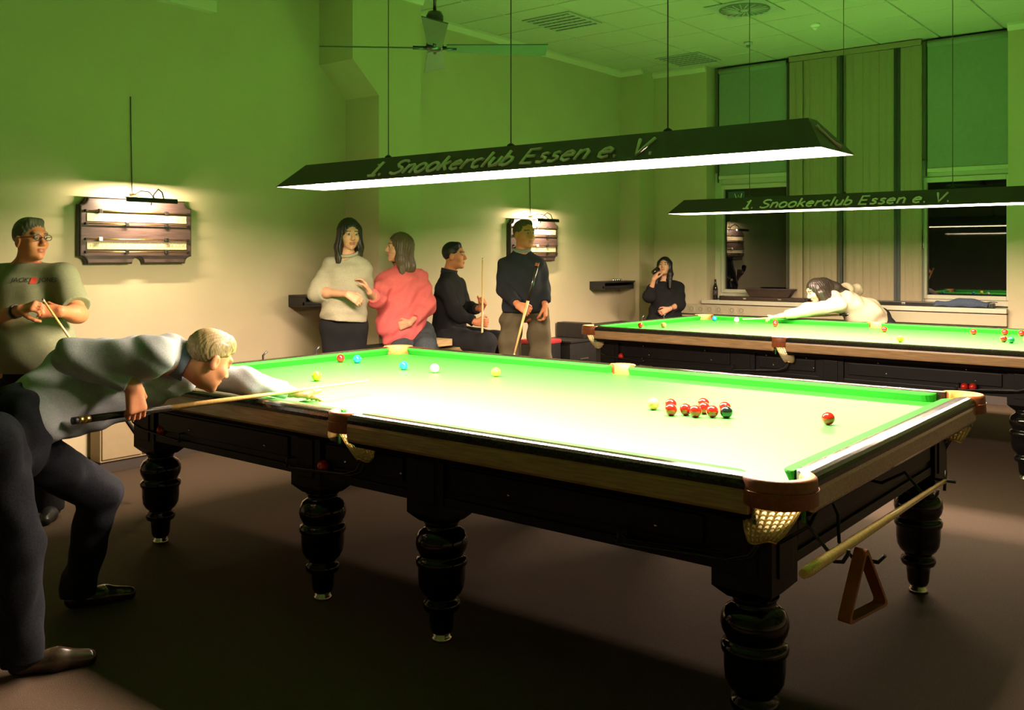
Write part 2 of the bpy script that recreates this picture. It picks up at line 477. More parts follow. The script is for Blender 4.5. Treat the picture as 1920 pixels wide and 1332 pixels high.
# denim cloth draped on the case
b = MB()
nx, ny = 18, 7
vs_ = []
for j in range(ny):
    for i in range(nx):
        u = i / (nx - 1); v = j / (ny - 1)
        x = .22 + u * .52 - .07 * (1 - v)
        y = 7.045 + v * .15
        hump = .045 * math.exp(-((u - .55) / .25) ** 2) * math.sin(math.pi * min(1, v + .25))
        z = SILL + .054 + hump + .006 * math.sin(u * 17 + v * 5)
        if v < .05: z = SILL + .006 + .012 * math.sin(u * 9) ** 2
        vs_.append((x, y, z))
fs_ = [(j * nx + i, j * nx + i + 1, (j + 1) * nx + i + 1, (j + 1) * nx + i) for j in range(ny - 1) for i in range(nx - 1)]
b.add(vs_, fs_, 0, True)
cl_o = b.build('cloth', 'denim')
sm = cl_o.modifiers.new('thick', 'SOLIDIFY'); sm.thickness = .006; sm.offset = 1
tag(cl_o, 'crumpled blue denim cloth lying over the black cue case on the sill', 'cloth')

# ------------------------------------------------------------------ ceiling fittings
def vent(label, x0, y0):
    r = tag(empty('ceiling_vent', (x0 + TS / 2, y0 + TS / 2, ZC)), label, 'vent')
    w = TS / 2 - .02
    b = MB().bbox((-w, -w, -.014), (w, w, -.002), .004)
    b.build('plate', 'vent', r)
    for i in range(6):
        y = -w + .05 + i * (2 * w - .1) / 5
        s_ = MB().box((-w + .04, y - .016, -.018), (w - .04, y + .016, -.0135)).build('slot', 'vent_dark', r)
        bb = MB()
        for k in range(8):
            x = -w + .07 + k * (2 * w - .14) / 7
            bb.bbox((x - .012, y - .012, -.026), (x + .012, y + .012, -.017), .003)
        bb.build('louvre_row', 'vent', s_)
    return r
vent('square slotted ceiling air vent above the standing man with the cue', XW + .01 + TS * 1, -1.42 + TS * 8 + TS * .4)
vent('square slotted ceiling air vent in the corner near the window wall', XW + .01 + TS * 1.2, -1.42 + TS * 12.3)
r = tag(empty('swirl_diffuser', (-0.99, 4.83, ZC)), 'round swirl air diffuser with radial fins in the ceiling', 'vent')
MB().bbox((-.29, -.29, -.012), (.29, .29, -.002), .004).build('plate', 'vent', r)
MB().lathe([(.24, -.012), (.24, -.018), (.2, -.02), (.03, -.02)], n=32).build('ring', 'vent_dark', r)
for k in range(20):
    a = 2 * math.pi * k / 20
    c, s_ = math.cos(a), math.sin(a)
    p, q = (c * .06, s_ * .06), (math.cos(a + .25) * .225, math.sin(a + .25) * .225)
    MB().tube([(p[0], p[1], -.023), (q[0], q[1], -.023)], .008, 5).build('fin', 'vent', r)
MB().lathe([(.001, -.03), (.035, -.03), (.04, -.02), (.04, -.012)], n=16).build('hub', 'vent', r)
for lab, p, dark in (('small smoke detector on the ceiling nearer the window wall', (-1.58, 6.2, ZC), 1), ('small white sprinkler head on the ceiling above the blind', (-0.69, 5.86, ZC), 0)):
    r = tag(empty('smoke_detector', p), lab, 'detector')
    MB().lathe([(.05, 0), (.05, -.02), (.035, -.03), (.02, -.034)], n=20).build('base', 'vent' if dark else 'white_plastic', r)
    MB().lathe([(.022, -.033), (.024, -.05), (.012, -.06)], n=14).build('sensor', 'vent_dark' if dark else 'white_plastic', r)

# ceiling fan
fx, fy, fz = -0.93, 0.446, 2.77
fan = tag(empty('ceiling_fan', (fx, fy, ZC)), 'dark ceiling fan with four blades on a long down rod', 'fan')
def fl(p): return (p[0] - fx, p[1] - fy, p[2] - ZC)
MB().lathe([(.06, 0), (.055, -.05), (.02, -.06)], n=18).build('canopy', 'fan_body', fan)
MB().tube([(0, 0, -.05), (0, 0, fz + .17 - ZC)], .011, 10).build('down_rod', 'fan_body', fan)
MB().lathe([(.015, .22), (.04, .215), (.052, .19), (.05, .16), (.04, .14), (.025, .13)], (0, 0, fz - ZC), 24).build('motor', 'fan_body', fan)
MB().lathe([(.025, .14), (.03, .06), (.05, .03), (.055, .005), (.045, -.015), (.02, -.02)], (0, 0, fz - ZC), 24).build('hub', 'fan_body', fan)
rtv = Vector((math.cos(.676), math.sin(.676), 0)); fwv = Vector((-math.sin(.676), math.cos(.676), 0))
for k, ang in enumerate((0, 90, 180, 270)):
    a = math.radians(ang + 4.7) + .676
    d = Vector((math.cos(a), math.sin(a), 0)); n = Vector((-d.y, d.x, 0))
    b = MB()
    def sec(i, d=d, n=n):
        t = i / 6.0
        L = .07 + t * .60
        w = .045 + .028 * t
        tw = math.radians(-14)
        up = Vector((0, 0, 1))
        c = d * L + Vector((0, 0, fz - ZC))
        e = n * math.cos(tw) + up * math.sin(tw)
        q = up * math.cos(tw) - n * math.sin(tw)
        return [c + e * w + q * .003, c - e * w + q * .003, c - e * w - q * .003, c + e * w - q * .003]
    b.sweep(sec, 7)
    bl = b.build('blade', 'fan_blade', fan)
    MB().tube([Vector((0, 0, fz - ZC)) + d * .04, Vector((0, 0, fz - ZC)) + d * .13], .012, 6).build('blade_arm', 'fan_body', bl)

# ------------------------------------------------------------------ snooker tables
LX, LY = 1.915, 1.11                  # outer half sizes
CW, RW = 0.05, 0.08                   # cushion and rail widths
BX, BY = LX - CW - RW, LY - CW - RW   # cushion noses
ZB, ZT = 0.85, 0.892
LEGX, LEGY, LEGM = 1.69, 0.88, 0.363

RUN = {}
def make_table(root):
    T_ = root
    # bed with pocket cut-outs
    px, py = BX + .035, BY + .035
    ex, ey = BX + .045, BY + .045
    # outline going round counter-clockwise with pocket notches
    seq = []
    seq += [(.075, -ey)]
    seq += [(BX - .07, -ey)] + arc(px, -py, .058, 190, 80, 8) + [(ex, -BY + .07)]
    seq += [(ex, BY - .07)] + arc(px, py, .058, 280, 170, 8) + [(BX - .07, ey)]
    seq += [(.075, ey)] + arc(0, BY + .045, .05, 0, -180, 8) + [(-.075, ey)]
    seq += [(-BX + .07, ey)] + arc(-px, py, .058, 10, -100, 8) + [(-ex, BY - .07)]
    seq += [(-ex, -BY + .07)] + arc(-px, -py, .058, 100, -10, 8) + [(-BX + .07, -ey)]
    seq += [(-.075, -ey)] + arc(0, -BY - .045, .05, 180, 0, 8)
    MB().prism(seq, ZB - .05, ZB).build('bed_cloth', 'cloth', T_)

    # cushions: plan curve along the nose with rounded jaws
    def cushion(p0, p1, out, j0, j1):
        """p0,p1 nose ends, out = outward unit vector; j = jaw type 'c' or 'm'"""
        p0, p1, out = Vector((*p0, 0)), Vector((*p1, 0)), Vector((*out, 0))
        t = (p1 - p0).normalized(); L = (p1 - p0).length
        S = []
        def jaw(kind):
            r = .055 if kind == 'c' else .045
            return [(r * (1 - math.cos(a)) , r * (1 - math.sin(a))) for a in [math.radians(x) for x in (4, 20, 38, 55, 72, 90)]], r
        ja, ra = jaw(j0); jb, rb = jaw(j1)
        # entries: (distance along, set back)
        for s_, o_ in ja: S.append((s_, min(o_, CW - .002)))
        for s_, o_ in reversed(jb): S.append((L - s_, min(o_, CW - .002)))
        b = MB()
        def sec(i):
            s_, o_ = S[i]
            base = p0 + t * s_
            nose = base + out * o_
            under = base + out * min(CW - .001, o_ + .016)
            back = base + out * CW
            return [back + Vector((0, 0, ZT)), nose + out * .004 + Vector((0, 0, ZT - .004)), nose + Vector((0, 0, ZT - .009)),
                    under + Vector((0, 0, ZB + .001)), back + Vector((0, 0, ZB + .001))]
        b.sweep(sec, len(S), smooth=False)
        return b.build('cushion', 'cushion', T_)
    g = .055; gm = .06
    for sy in (-1, 1):
        cushion((-BX + g, sy * BY), (-gm, sy * BY), (0, sy), 'c', 'm')
        cushion((gm, sy * BY), (BX - g, sy * BY), (0, sy), 'm', 'c')
    for sx in (-1, 1):
        cushion((sx * BX, -BY + g), (sx * BX, BY - g), (sx, 0), 'c', 'c')

    # rails: black top with rounded edge, walnut band, black under-moulding
    def rail(p0, p1, out):
        p0, p1, out = Vector((*p0, 0)), Vector((*p1, 0)), Vector((*out, 0))
        Z = lambda z: Vector((0, 0, z))
        prof = [(0, ZT - .06), (0, ZT + .001), (.02, ZT + .004), (.05, ZT + .005), (.064, ZT + .002), (.074, ZT - .006), (.08, ZT - .018), (.08, ZT - .032), (.07, ZT - .036), (.07, ZT - .06)]
        t = (p1 - p0).normalized()
        L = (p1 - p0).length
        st = [(0, .055), (.012, .03), (.03, .012), (.06, 0), (L - .06, 0), (L - .03, .012), (L - .012, .03), (L, .055)]
        b = MB()
        b.sweep(lambda i: [p0 + t * st[i][0] + out * max(a, st[i][1] if a < .055 else 0) + Z(z) for a, z in prof], len(st), smooth=False)
        ro = b.build('rail', 'rail_top', T_)
        band = [(.02, ZT - .105), (.02, ZT - .033), (.076, ZT - .033), (.079, ZT - .045), (.079, ZT - .095), (.074, ZT - .105)]
        MB().sweep(lambda i: [(p0, p1)[i] + out * a + Z(z) for a, z in band], 2).build('rail_band', 'band', ro)
        under = [(-.02, ZT - .135), (-.02, ZT - .104), (.074, ZT - .104), (.066, ZT - .114), (.05, ZT - .120), (.03, ZT - .135)]
        MB().sweep(lambda i: [(p0, p1)[i] + out * a + Z(z) for a, z in under], 2).build('rail_moulding', 'black_wood', ro)
        return ro
    RY, RX = BY + CW, BX + CW
    cg, mg = .085, .058
    for sy in (-1, 1):
        rail((-RX + cg - .02, sy * RY), (-mg, sy * RY), (0, sy))
        rail((mg, sy * RY), (RX - cg + .02, sy * RY), (0, sy))
    for sx in (-1, 1):
        rail((sx * RX, -RY + cg - .02), (sx * RX, RY - cg + .02), (sx, 0))

    # leather pockets with nets
    def pocket(cx, cy, ax, ay, corner):
        """ax,ay: outward direction"""
        A = Vector((ax, ay, 0)).normalized(); B = Vector((-A.y, A.x, 0))
        base = Vector((cx, cy, 0))
        half = 100 if corner else 88
        R0, R1 = (.066, .108) if corner else (.050, .086)
        N = 18
        def pt(r, deg, z):
            a = math.radians(deg)
            return base + A * (r * math.cos(a)) + B * (r * math.sin(a)) + Vector((0, 0, z))
        degs = [-half + 2 * half * i / N for i in range(N + 1)]
        b = MB()
        hb = .075
        sec = [(R0, ZB - .02), (R0, ZT - .004), (R0 + .006, ZT + .006), (R1 - .008, ZT + .008), (R1 - .001, ZT + .002), (R1, ZT - .006), (R1 + .004, ZT - hb + .004), (R1 - .002, ZT - hb), (R1 - .012, ZT - hb)]
        fl_ = lambda deg: 1.0
        n = len(sec)
        vs = [pt(r, d, z) for d in degs for r, z in sec]
        fs, mi = [], []
        for i in range(N):
            for k in range(n):
                k2 = (k + 1) % n
                fs.append((i * n + k, i * n + k2, (i + 1) * n + k2, (i + 1) * n + k)); mi.append(1 if k in (0, 1, 2) else 0)
        fs.append(tuple(range(n))); fs.append(tuple(N * n + k for k in range(n)))
        mi += [0, 0]
        nb = len(b.v)
        b.v += [tuple(v) for v in vs]; b.f += [list(f) for f in fs]; b.m += mi; b.smooth += [True] * (len(fs) - 2) + [False] * 2
        lo = b.build('pocket_leather', ['leather', 'leather_in'], T_)
        # stitched seam
        b = MB()
        b.tube([pt(R1 + .004, d, ZT - .030) for d in degs[2:-2]], .0022, 5)
        b.build('stitching', 'leather', lo)
        # net: knitted bag
        nr, nc = 9, 22
        def bag(i, k):
            t = i / nr
            r = R1 * (0.74 - .10 * t - .25 * t ** 3) if corner else (R1 * (.70 - .10 * t - .2 * t ** 3))
            z = ZT - hb + .015 - .135 * t
            a = 2 * math.pi * k / nc
            sway = A * (-.012 - .045 * t) + B * (-.03 * t if corner else .035 * t)
            return base + A * (r * math.cos(a)) + B * (r * math.sin(a)) + sway + Vector((0, 0, z + .006 * math.cos(3 * a) * t))
        b = MB()
        vs = [bag(i, k) for i in range(nr + 1) for k in range(nc)]
        fs = [(i * nc + k, i * nc + (k + 1) % nc, (i + 1) * nc + (k + 1) % nc, (i + 1) * nc + k) for i in range(nr) for k in range(nc)]
        b.add(vs, fs, 0, True)
        for k in range(nc):
            b.tube([bag(i, k + .0) for i in range(nr + 1)], .0042, 4)
        for i in range(1, nr + 1):
            b.tube([bag(i - (.35 if k % 2 else 0), k / 2) for k in range(nc * 2)], .0034, 4, closed=True)
        b.build('net', 'net', lo, fix=False)
        # bottom ring and runners
        b = MB()
        b.tube([bag(nr, k) + Vector((0, 0, -.003)) for k in range(nc)], .004, 6, closed=True)
        c0 = sum((bag(nr, k) for k in range(nc)), Vector()) / nc
        b.build('net_ring', 'brass', lo)
        # leather straps beside the net
        for sgn in (-1, 1):
            d0 = sgn * (half - 10)
            b = MB()
            b.sweep(lambda i: [pt(R1 - .030, d0 - 8, ZT - hb + .01 - i * .07), pt(R1 - .030, d0 + 8, ZT - hb + .01 - i * .07), pt(R1 - .036, d0 + 8, ZT - hb + .01 - i * .07), pt(R1 - .036, d0 - 8, ZT - hb + .01 - i * .07)], 2)
            b.build('strap', 'strap', lo)
        return lo, c0
    pcs = {}
    for sx in (-1, 1):
        for sy in (-1, 1):
            pcs[(sx, sy)] = pocket(sx * (LX - .085), sy * (LY - .085), sx, sy, True)
    for sy in (-1, 1):
        pcs[(0, sy)] = pocket(0, sy * (LY - .068), 0, sy, False)
    # wire ball runners under each pocket
    for (sx, sy), (lo, c0) in pcs.items():
        b = MB()
        dirx = -sx if sx else -1
        for k in (-1, 0, 1):
            o_ = Vector((0, k * .026, -.012 if k == 0 else 0))
            pts = [c0 + Vector((0, k * .02, 0)), c0 + o_ + Vector((dirx * .03, 0, -.05)), c0 + o_ + Vector((dirx * .10, 0, -.075)), c0 + o_ + Vector((dirx * .48, 0, -.10)), c0 + o_ + Vector((dirx * .5, 0, -.085))]
            b.tube(pts, .0045, 6)
        b.tube([c0 + Vector((dirx * .48, -.03, -.10)), c0 + Vector((dirx * .48, -.03, -.06)), c0 + Vector((dirx * .48, .03, -.06)), c0 + Vector((dirx * .48, .03, -.10))], .005, 6)
        b.build('ball_runner', 'black_metal', lo)
        RUN[(sx, sy)] = (c0, dirx)

    # apron frames between the leg posts
    AY, AX = LY - .15, LX - .15
    for sy in (-1, 1):
        ys = sorted((sy * (AY - .03), sy * AY))
        for x0, x1 in ((-LEGX, -LEGM), (-LEGM, LEGM), (LEGM, LEGX)):
            ap = MB().box((x0, ys[0], .565), (x1, ys[1], ZT - .12)).build('apron', 'black_wood', T_)
            yo = sorted((sy * AY, sy * (AY + .012)))
            MB().bbox((x0 + .08, yo[0], .565), (x1 - .08, yo[1], .60), .004).build('apron_moulding', 'black_wood', ap)
            MB().bbox((x0 + .13, yo[0], .63), (x1 - .13, yo[1] - sy * .004 if sy > 0 else yo[1], .72), .004).build('apron_panel', 'black_wood', ap)
            if sy < 0:
                bb = MB()
                for xx in (x0 + (x1 - x0) * .27, x0 + (x1 - x0) * .73):
                    bb.sphere((xx, -AY - .012, .735), .007, 8)
                    bb.sphere((xx + .06, -AY - .012, .66), .007, 8)
                bb.build('bolt_head', 'chrome', ap)
    for sx in (-1, 1):
        xs = sorted((sx * (AX - .03), sx * AX))
        ap = MB().box((xs[0], -LEGY, .565), (xs[1], LEGY, ZT - .12)).build('apron', 'black_wood', T_)
        xo = sorted((sx * AX, sx * (AX + .012)))
        MB().bbox((xo[0], -LEGY + .08, .565), (xo[1], LEGY - .08, .60), .004).build('apron_moulding', 'black_wood', ap)
        MB().bbox((xo[0], -LEGY + .13, .63), (xo[1], LEGY - .13, .72), .004).build('apron_panel', 'black_wood', ap)
    MB().box((-LX + .24, -LY + .20, .755), (LX - .24, LY - .20, ZB - .05)).build('slate', 'black_wood', T_)
    for x in (-LEGM, LEGM):
        MB().box((x - .05, -LEGY, .60), (x + .05, LEGY, .755)).build('cross_beam', 'black_wood', T_)

    # small prongs for rests at the left end
    for y in (-.03, .39):
        MB().tube([(-LX - .002, y, ZT - .06), (-LX - .03, y, ZT - .05), (-LX - .034, y, ZT + .02), (-LX - .02, y + .02, ZT + .045)], .007, 6).build('rest_prong', 'black_metal', T_)
    # turned legs
    prof = [(.036, .03), (.040, .035), (.046, .05), (.050, .10), (.052, .118), (.070, .126), (.076, .142), (.072, .158), (.058, .168), (.060, .176), (.078, .192),
            (.090, .215), (.094, .25), (.0945, .295), (.098, .300), (.103, .308), (.104, .322), (.098, .334), (.086, .340), (.090, .350), (.100, .368), (.105, .390), (.102, .415),
            (.090, .437), (.074, .448), (.066, .455), (.066, .466), (.072, .472), (.075, .48)]
    leg0 = None
    for sx in (-1, 1):
        for sy in (-1, 1):
            for x in (LEGX, LEGM):
                if leg0 is None:
                    leg0 = MB().lathe(prof, n=32).build('leg', 'leg', T_)
                    foot = MB().lathe([(.040, 0), (.042, .006), (.040, .014), (.034, .02), (.034, .034)], n=20).build('foot', 'chrome', leg0)
                    bl = MB()
                    bl.add([(sx_ * w, sy_ * w, z) for w, z in ((.062, .478), (.082, .498), (.098, .515), (.098, .78)) for sx_, sy_ in ((-1, -1), (1, -1), (1, 1), (-1, 1))],
                           [(3, 2, 1, 0), (12, 13, 14, 15)] + [(i * 4 + k, i * 4 + (k + 1) % 4, i * 4 + 4 + (k + 1) % 4, i * 4 + 4 + k) for i in range(3) for k in range(4)])
                    blk = bl.build('leg_block', 'black_wood', leg0)
                    bv = MB().bbox((-.055, -.104, .56), (.055, -.097, .73), .003).bbox((-.055, .097, .56), (.055, .104, .73), .003)
                    bv.bbox((-.104, -.055, .56), (-.097, .055, .73), .003).bbox((.097, -.055, .56), (.104, .055, .73), .003)
                    fp = bv.build('leg_panel', 'black_wood', leg0)
                    l = leg0
                else:
                    l = copy_tree(leg0, T_)
                l.location = (sx * x, sy * LEGY, 0)
    return T_

t1 = tag(empty('snooker_table', (0, 0, 0)), 'large black snooker table with bright green cloth in the foreground', 'snooker table', 'full size snooker tables')
make_table(t1)
t2 = copy_tree(t1)
t2.location = (-0.018, 4.53, 0)
t2.rotation_euler = (0, 0, -0.029)
t2['label'] = 'black snooker table farther back in front of the window wall'

# ------------------------------------------------------------------ balls
R = 0.0262
ball_mesh = {}
def ball(color, x, y, label, cat='ball', z=None, group=None):
    if color not in ball_mesh:
        o = MB().sphere((0, 0, 0), R, 24).build(color + '_ball', 'ball_' + color)
        ball_mesh[color] = o.data
    else:
        o = bpy.data.objects.new(color + '_ball', ball_mesh[color]); COL.objects.link(o)
    o.location = (x, y, (ZB + R) if z is None else z)
    return tag(o, label, cat, group)
G1, G2 = 'balls on the front table', 'balls on the back table'
for c, x, y, l in [
    ('red', -1.70, .384, 'red ball near the far left cushion beside a blue ball, front table'),
    ('blue', -1.58, .417, 'blue ball beside the lone red ball near the far left cushion, front table'),
    ('blue', -1.095, .351, 'blue ball between the far corner pocket and the white ball, front table'),
    ('yellow', -1.107, -.30, 'yellow ball just beyond the cue of the leaning man'),
    ('white', -.858, .369, 'white cue ball towards the far cushion of the front table'),
    ('orange', -.466, .457, 'orange brown ball alone right of the white ball, front table'),
    ('pink', .814, .006, 'pink ball at the left end of the cluster of reds, front table'),
    ('red', .880, .045, 'red ball at the back of the leftmost touching pair in the cluster'),
    ('red', .950, -.080, 'red ball at the front of the leftmost touching pair in the cluster'),
    ('red', .996, -.036, 'second red from the left in the front row of the cluster'),
    ('red', .980, .159, 'hindmost red ball of the cluster on the front table'),
    ('red', 1.051, -.052, 'front red just left of the rightmost front red in the cluster'),
    ('red', 1.108, -.010, 'rightmost red of the front row, left of the black ball'),
    ('red', 1.040, .048, 'red ball half hidden in the middle of the cluster'),
    ('red', 1.105, .114, 'red ball directly behind the black ball'),
    ('black', 1.162, .011, 'black ball at the right end of the cluster, front table'),
    ('red', 1.552, .124, 'lone red ball near the right cushion of the front table')]:
    ball(c, x, y, l, group=G1)
def t2w(x, y): return x, y
for c, x, y, l in [
    ('red', -1.70, 4.087, 'leftmost red ball on the back table by its left corner pocket'),
    ('brown', -1.542, 4.245, 'brown ball near the left end of the back table'),
    ('blue', -1.60, 5.42, 'blue ball next to the far left pocket of the back table'),
    ('white', -1.331, 5.379, 'white cue ball in front of the leaning woman on the back table'),
    ('red', -.859, 5.256, 'rear red of the pair below the bridge hand, back table'),
    ('red', -.76, 5.02, 'front red of the pair below the bridge hand, back table'),
    ('red', .261, 5.021, 'red ball beside the far middle pocket of the back table'),
    ('yellow', .67, 4.095, 'yellow ball near the front cushion of the back table'),
    ('red', .951, 5.22, 'red ball by the far cushion right of the yellow ball, back table'),
    ('red', 1.169, 5.36, 'red ball behind the green ball at the right end, back table'),
    ('red', 1.308, 4.607, 'red ball touching the green ball on the back table'),
    ('green', 1.374, 4.539, 'green ball near the right end of the back table'),
    ('red', 1.304, 5.32, 'rightmost red ball by the far cushion of the back table'),
    ('pink', 1.45, 4.72, 'pink ball at the right edge of view on the back table')]:
    ball(c, x, y, l, group=G2)

# balls waiting on the wire runners under the pockets
def runner_ball(tb, key, along, label):
    c0, dx = RUN[key]
    zz = -.075 - .025 * (along - .10) / .38
    p = Matrix.Translation(tb.location) @ Matrix.Rotation(tb.rotation_euler.z, 4, 'Z') @ (c0 + Vector((dx * along, 0, zz + .017)))
    ball('red', p.x, p.y, label, z=p.z)
runner_ball(t1, (0, -1), .27, 'red ball on the wire runner beside the front left middle leg')
runner_ball(t1, (-1, -1), .27, 'red ball on the wire runner at the left end of the front table')
runner_ball(t2, (1, -1), .44, 'left one of two dark red balls under the right end of the back table')
runner_ball(t2, (1, -1), .385, 'right one of two dark red balls under the right end of the back table')
runner_ball(t2, (-1, -1), .24, 'dark red ball on the runner under the left end of the back table')


# ------------------------------------------------------------------ lamps over the tables
GLY = {
 '1': (.62, [[(.1, .8), (.3, 1), (.3, 0)], [(.08, 0), (.52, 0)]]),
 '.': (.34, [[(.10, .04), (.17, .04)]]),
 'S': (.76, [[(.62, .86), (.5, .97), (.3, .99), (.13, .88), (.1, .72), (.22, .58), (.45, .48), (.6, .35), (.58, .15), (.4, .02), (.2, .02), (.03, .12)]]),
 'n': (.62, [[(.08, .62), (.08, 0)], [(.08, .4), (.2, .58), (.35, .62), (.46, .5), (.48, 0)]]),
 'o': (.68, [[(.3 + .25 * math.cos(a * math.pi / 8), .31 + .31 * math.sin(a * math.pi / 8)) for a in range(17)]]),
 'k': (.60, [[(.08, 1), (.08, 0)], [(.45, .6), (.08, .28)], [(.2, .36), (.5, 0)]]),
 'e': (.64, [[(.05, .32), (.5, .36), (.48, .5), (.32, .62), (.15, .55), (.05, .32), (.1, .1), (.28, 0), (.48, .08)]]),
 'r': (.50, [[(.08, .62), (.08, 0)], [(.08, .38), (.2, .56), (.36, .6), (.42, .52)]]),
 'c': (.58, [[(.45, .52), (.3, .62), (.13, .52), (.06, .3), (.14, .08), (.3, 0), (.46, .08)]]),
 'l': (.28, [[(.1, 1), (.1, 0)]]),
 'u': (.62, [[(.08, .62), (.08, .2), (.18, .02), (.35, .05), (.47, .25)], [(.48, .62), (.48, 0)]]),
 'b': (.64, [[(.08, 1), (.08, 0)], [(.08, .4), (.25, .6), (.45, .5), (.5, .3), (.42, .08), (.25, 0), (.08, .12)]]),
 'E': (.74, [[(.55, .97), (.08, .95), (.08, .02), (.58, .02)], [(.08, .5), (.5, .5)]]),
 's': (.54, [[(.42, .54), (.28, .62), (.12, .54), (.14, .4), (.36, .3), (.42, .15), (.28, .01), (.06, .06)]]),
 'V': (.72, [[(.02, 1), (.3, 0), (.62, 1)]]),
 ' ': (.36, []),
}
def stroke_text(text, width, cap, shear, place, rad, parent):
    """place(x,y)->3D; raised letters, one object each"""
    tot = sum(GLY[c][0] for c in text)
    sx = width / tot
    x = 0.0
    for c in text:
        adv, strokes = GLY[c]
        if strokes:
            b = MB()
            for st in strokes:
                b.tube([place((x + px_) * sx + shear * py_ * cap, py_ * cap) for px_, py_ in st], rad, 6)
            b.build('letter', 'letter', parent)
        x += adv

LB, LTOP = 1.938, 2.072            # lower and upper edge of the shades
def make_lamp(root):
    L0, L1, W0, W1 = 1.63, 1.525, .185, .045
    h = LTOP - LB
    def shell(d):
        return [(-L0 + d, -W0 + d, 0), (L0 - d, -W0 + d, 0), (L0 - d, W0 - d, 0), (-L0 + d, W0 - d, 0),
                (-L1 + d * .5, -W1 + d * .3, h - d), (L1 - d * .5, -W1 + d * .3, h - d), (L1 - d * .5, W1 - d * .3, h - d), (-L1 + d * .5, W1 - d * .3, h - d)]
    o_, i_ = shell(0), shell(.006)
    sides = [(0, 1, 5, 4), (1, 2, 6, 5), (2, 3, 7, 6), (3, 0, 4, 7), (4, 5, 6, 7)]
    b = MB()
    b.add(o_ + i_, sides + [tuple(8 + k for k in f)[::-1] for f in sides] + [(k, 8 + k, 8 + (k + 1) % 4, (k + 1) % 4) for k in range(4)])
    b.m = [0] * 5 + [1] * 5 + [0] * 4
    shade = b.build('lamp_shade', ['shade', 'shade_in'], root)
    # tubes: a full-length opal diffuser set up into the shade, facing down
    z = .030
    f = 1 - z / h
    lx, wy_ = L1 + (L0 - L1) * f - .02, W1 + (W0 - W1) * f - .012
    MB().add([(-lx, -wy_, z), (lx, -wy_, z), (lx, wy_, z), (-lx, wy_, z)], [(0, 3, 2, 1)]).build('light_diffuser', 'tube', root, fix=False)
    # lettering on the side facing the room
    nrm = Vector((0, -h, W0 - W1)).normalized() if False else Vector((0, -h, (W0 - W1))).normalized()
    up = Vector((0, (W0 - W1), h)).normalized()
    org = Vector((-.87, -W0, 0)) + up * .036
    pl = lambda x, y: org + Vector((1, 0, 0)) * x + up * y + nrm * .001
    stroke_text('1. Snookerclub Essen e. V.', 1.78, .110, .10, pl, .0095, shade)
    # small emblem on the end
    e_n = Vector((h, 0, L0 - L1)).normalized()
    e_up = Vector((-(L0 - L1), 0, h)).normalized()
    for sgn in (1, -1):
        bb = MB()
        pts = [(-.03, .150), (-.022, .128), (-.006, .108), (.004, .080), (.018, .052), (.040, .030)]
        bb.tube([Vector((sgn * (L0 + e_up.x * v + .001), u, e_up.z * v)) for u, v in [(a * 1.2, c * .85) for a, c in pts]], [.010, .009, .008, .007, .008, .012], 6)
        bb.tube([Vector((sgn * (L0 + e_up.x * v + .001), u, e_up.z * v)) for u, v in [(-.042, .118), (-.034, .128)]], .004, 5)
        bb.build('emblem', 'letter', root)
    for x in (-.87, 0, .88):
        MB().tube([(x, 0, h), (x, 0, ZC - LB - .004)], .0028, 6).build('suspension_cable', 'wire', root)
        MB().lathe([(.02, 0), (.02, .01), (.006, .02)], (x, 0, h), 12).build('cable_clamp', 'black_metal', root)
    return root
lamp1 = tag(empty('snooker_lamp', (0.01, 0, LB)), 'long black lamp shade with club name lettering over the front table', 'lamp', 'long shades over the snooker tables')
make_lamp(lamp1)
lamp2 = copy_tree(lamp1)
lamp2.location = (0.08, 4.50, LB)
lamp2.rotation_euler = (0, 0, -0.01)
lamp2['label'] = 'long black lamp shade with club name lettering over the back table'

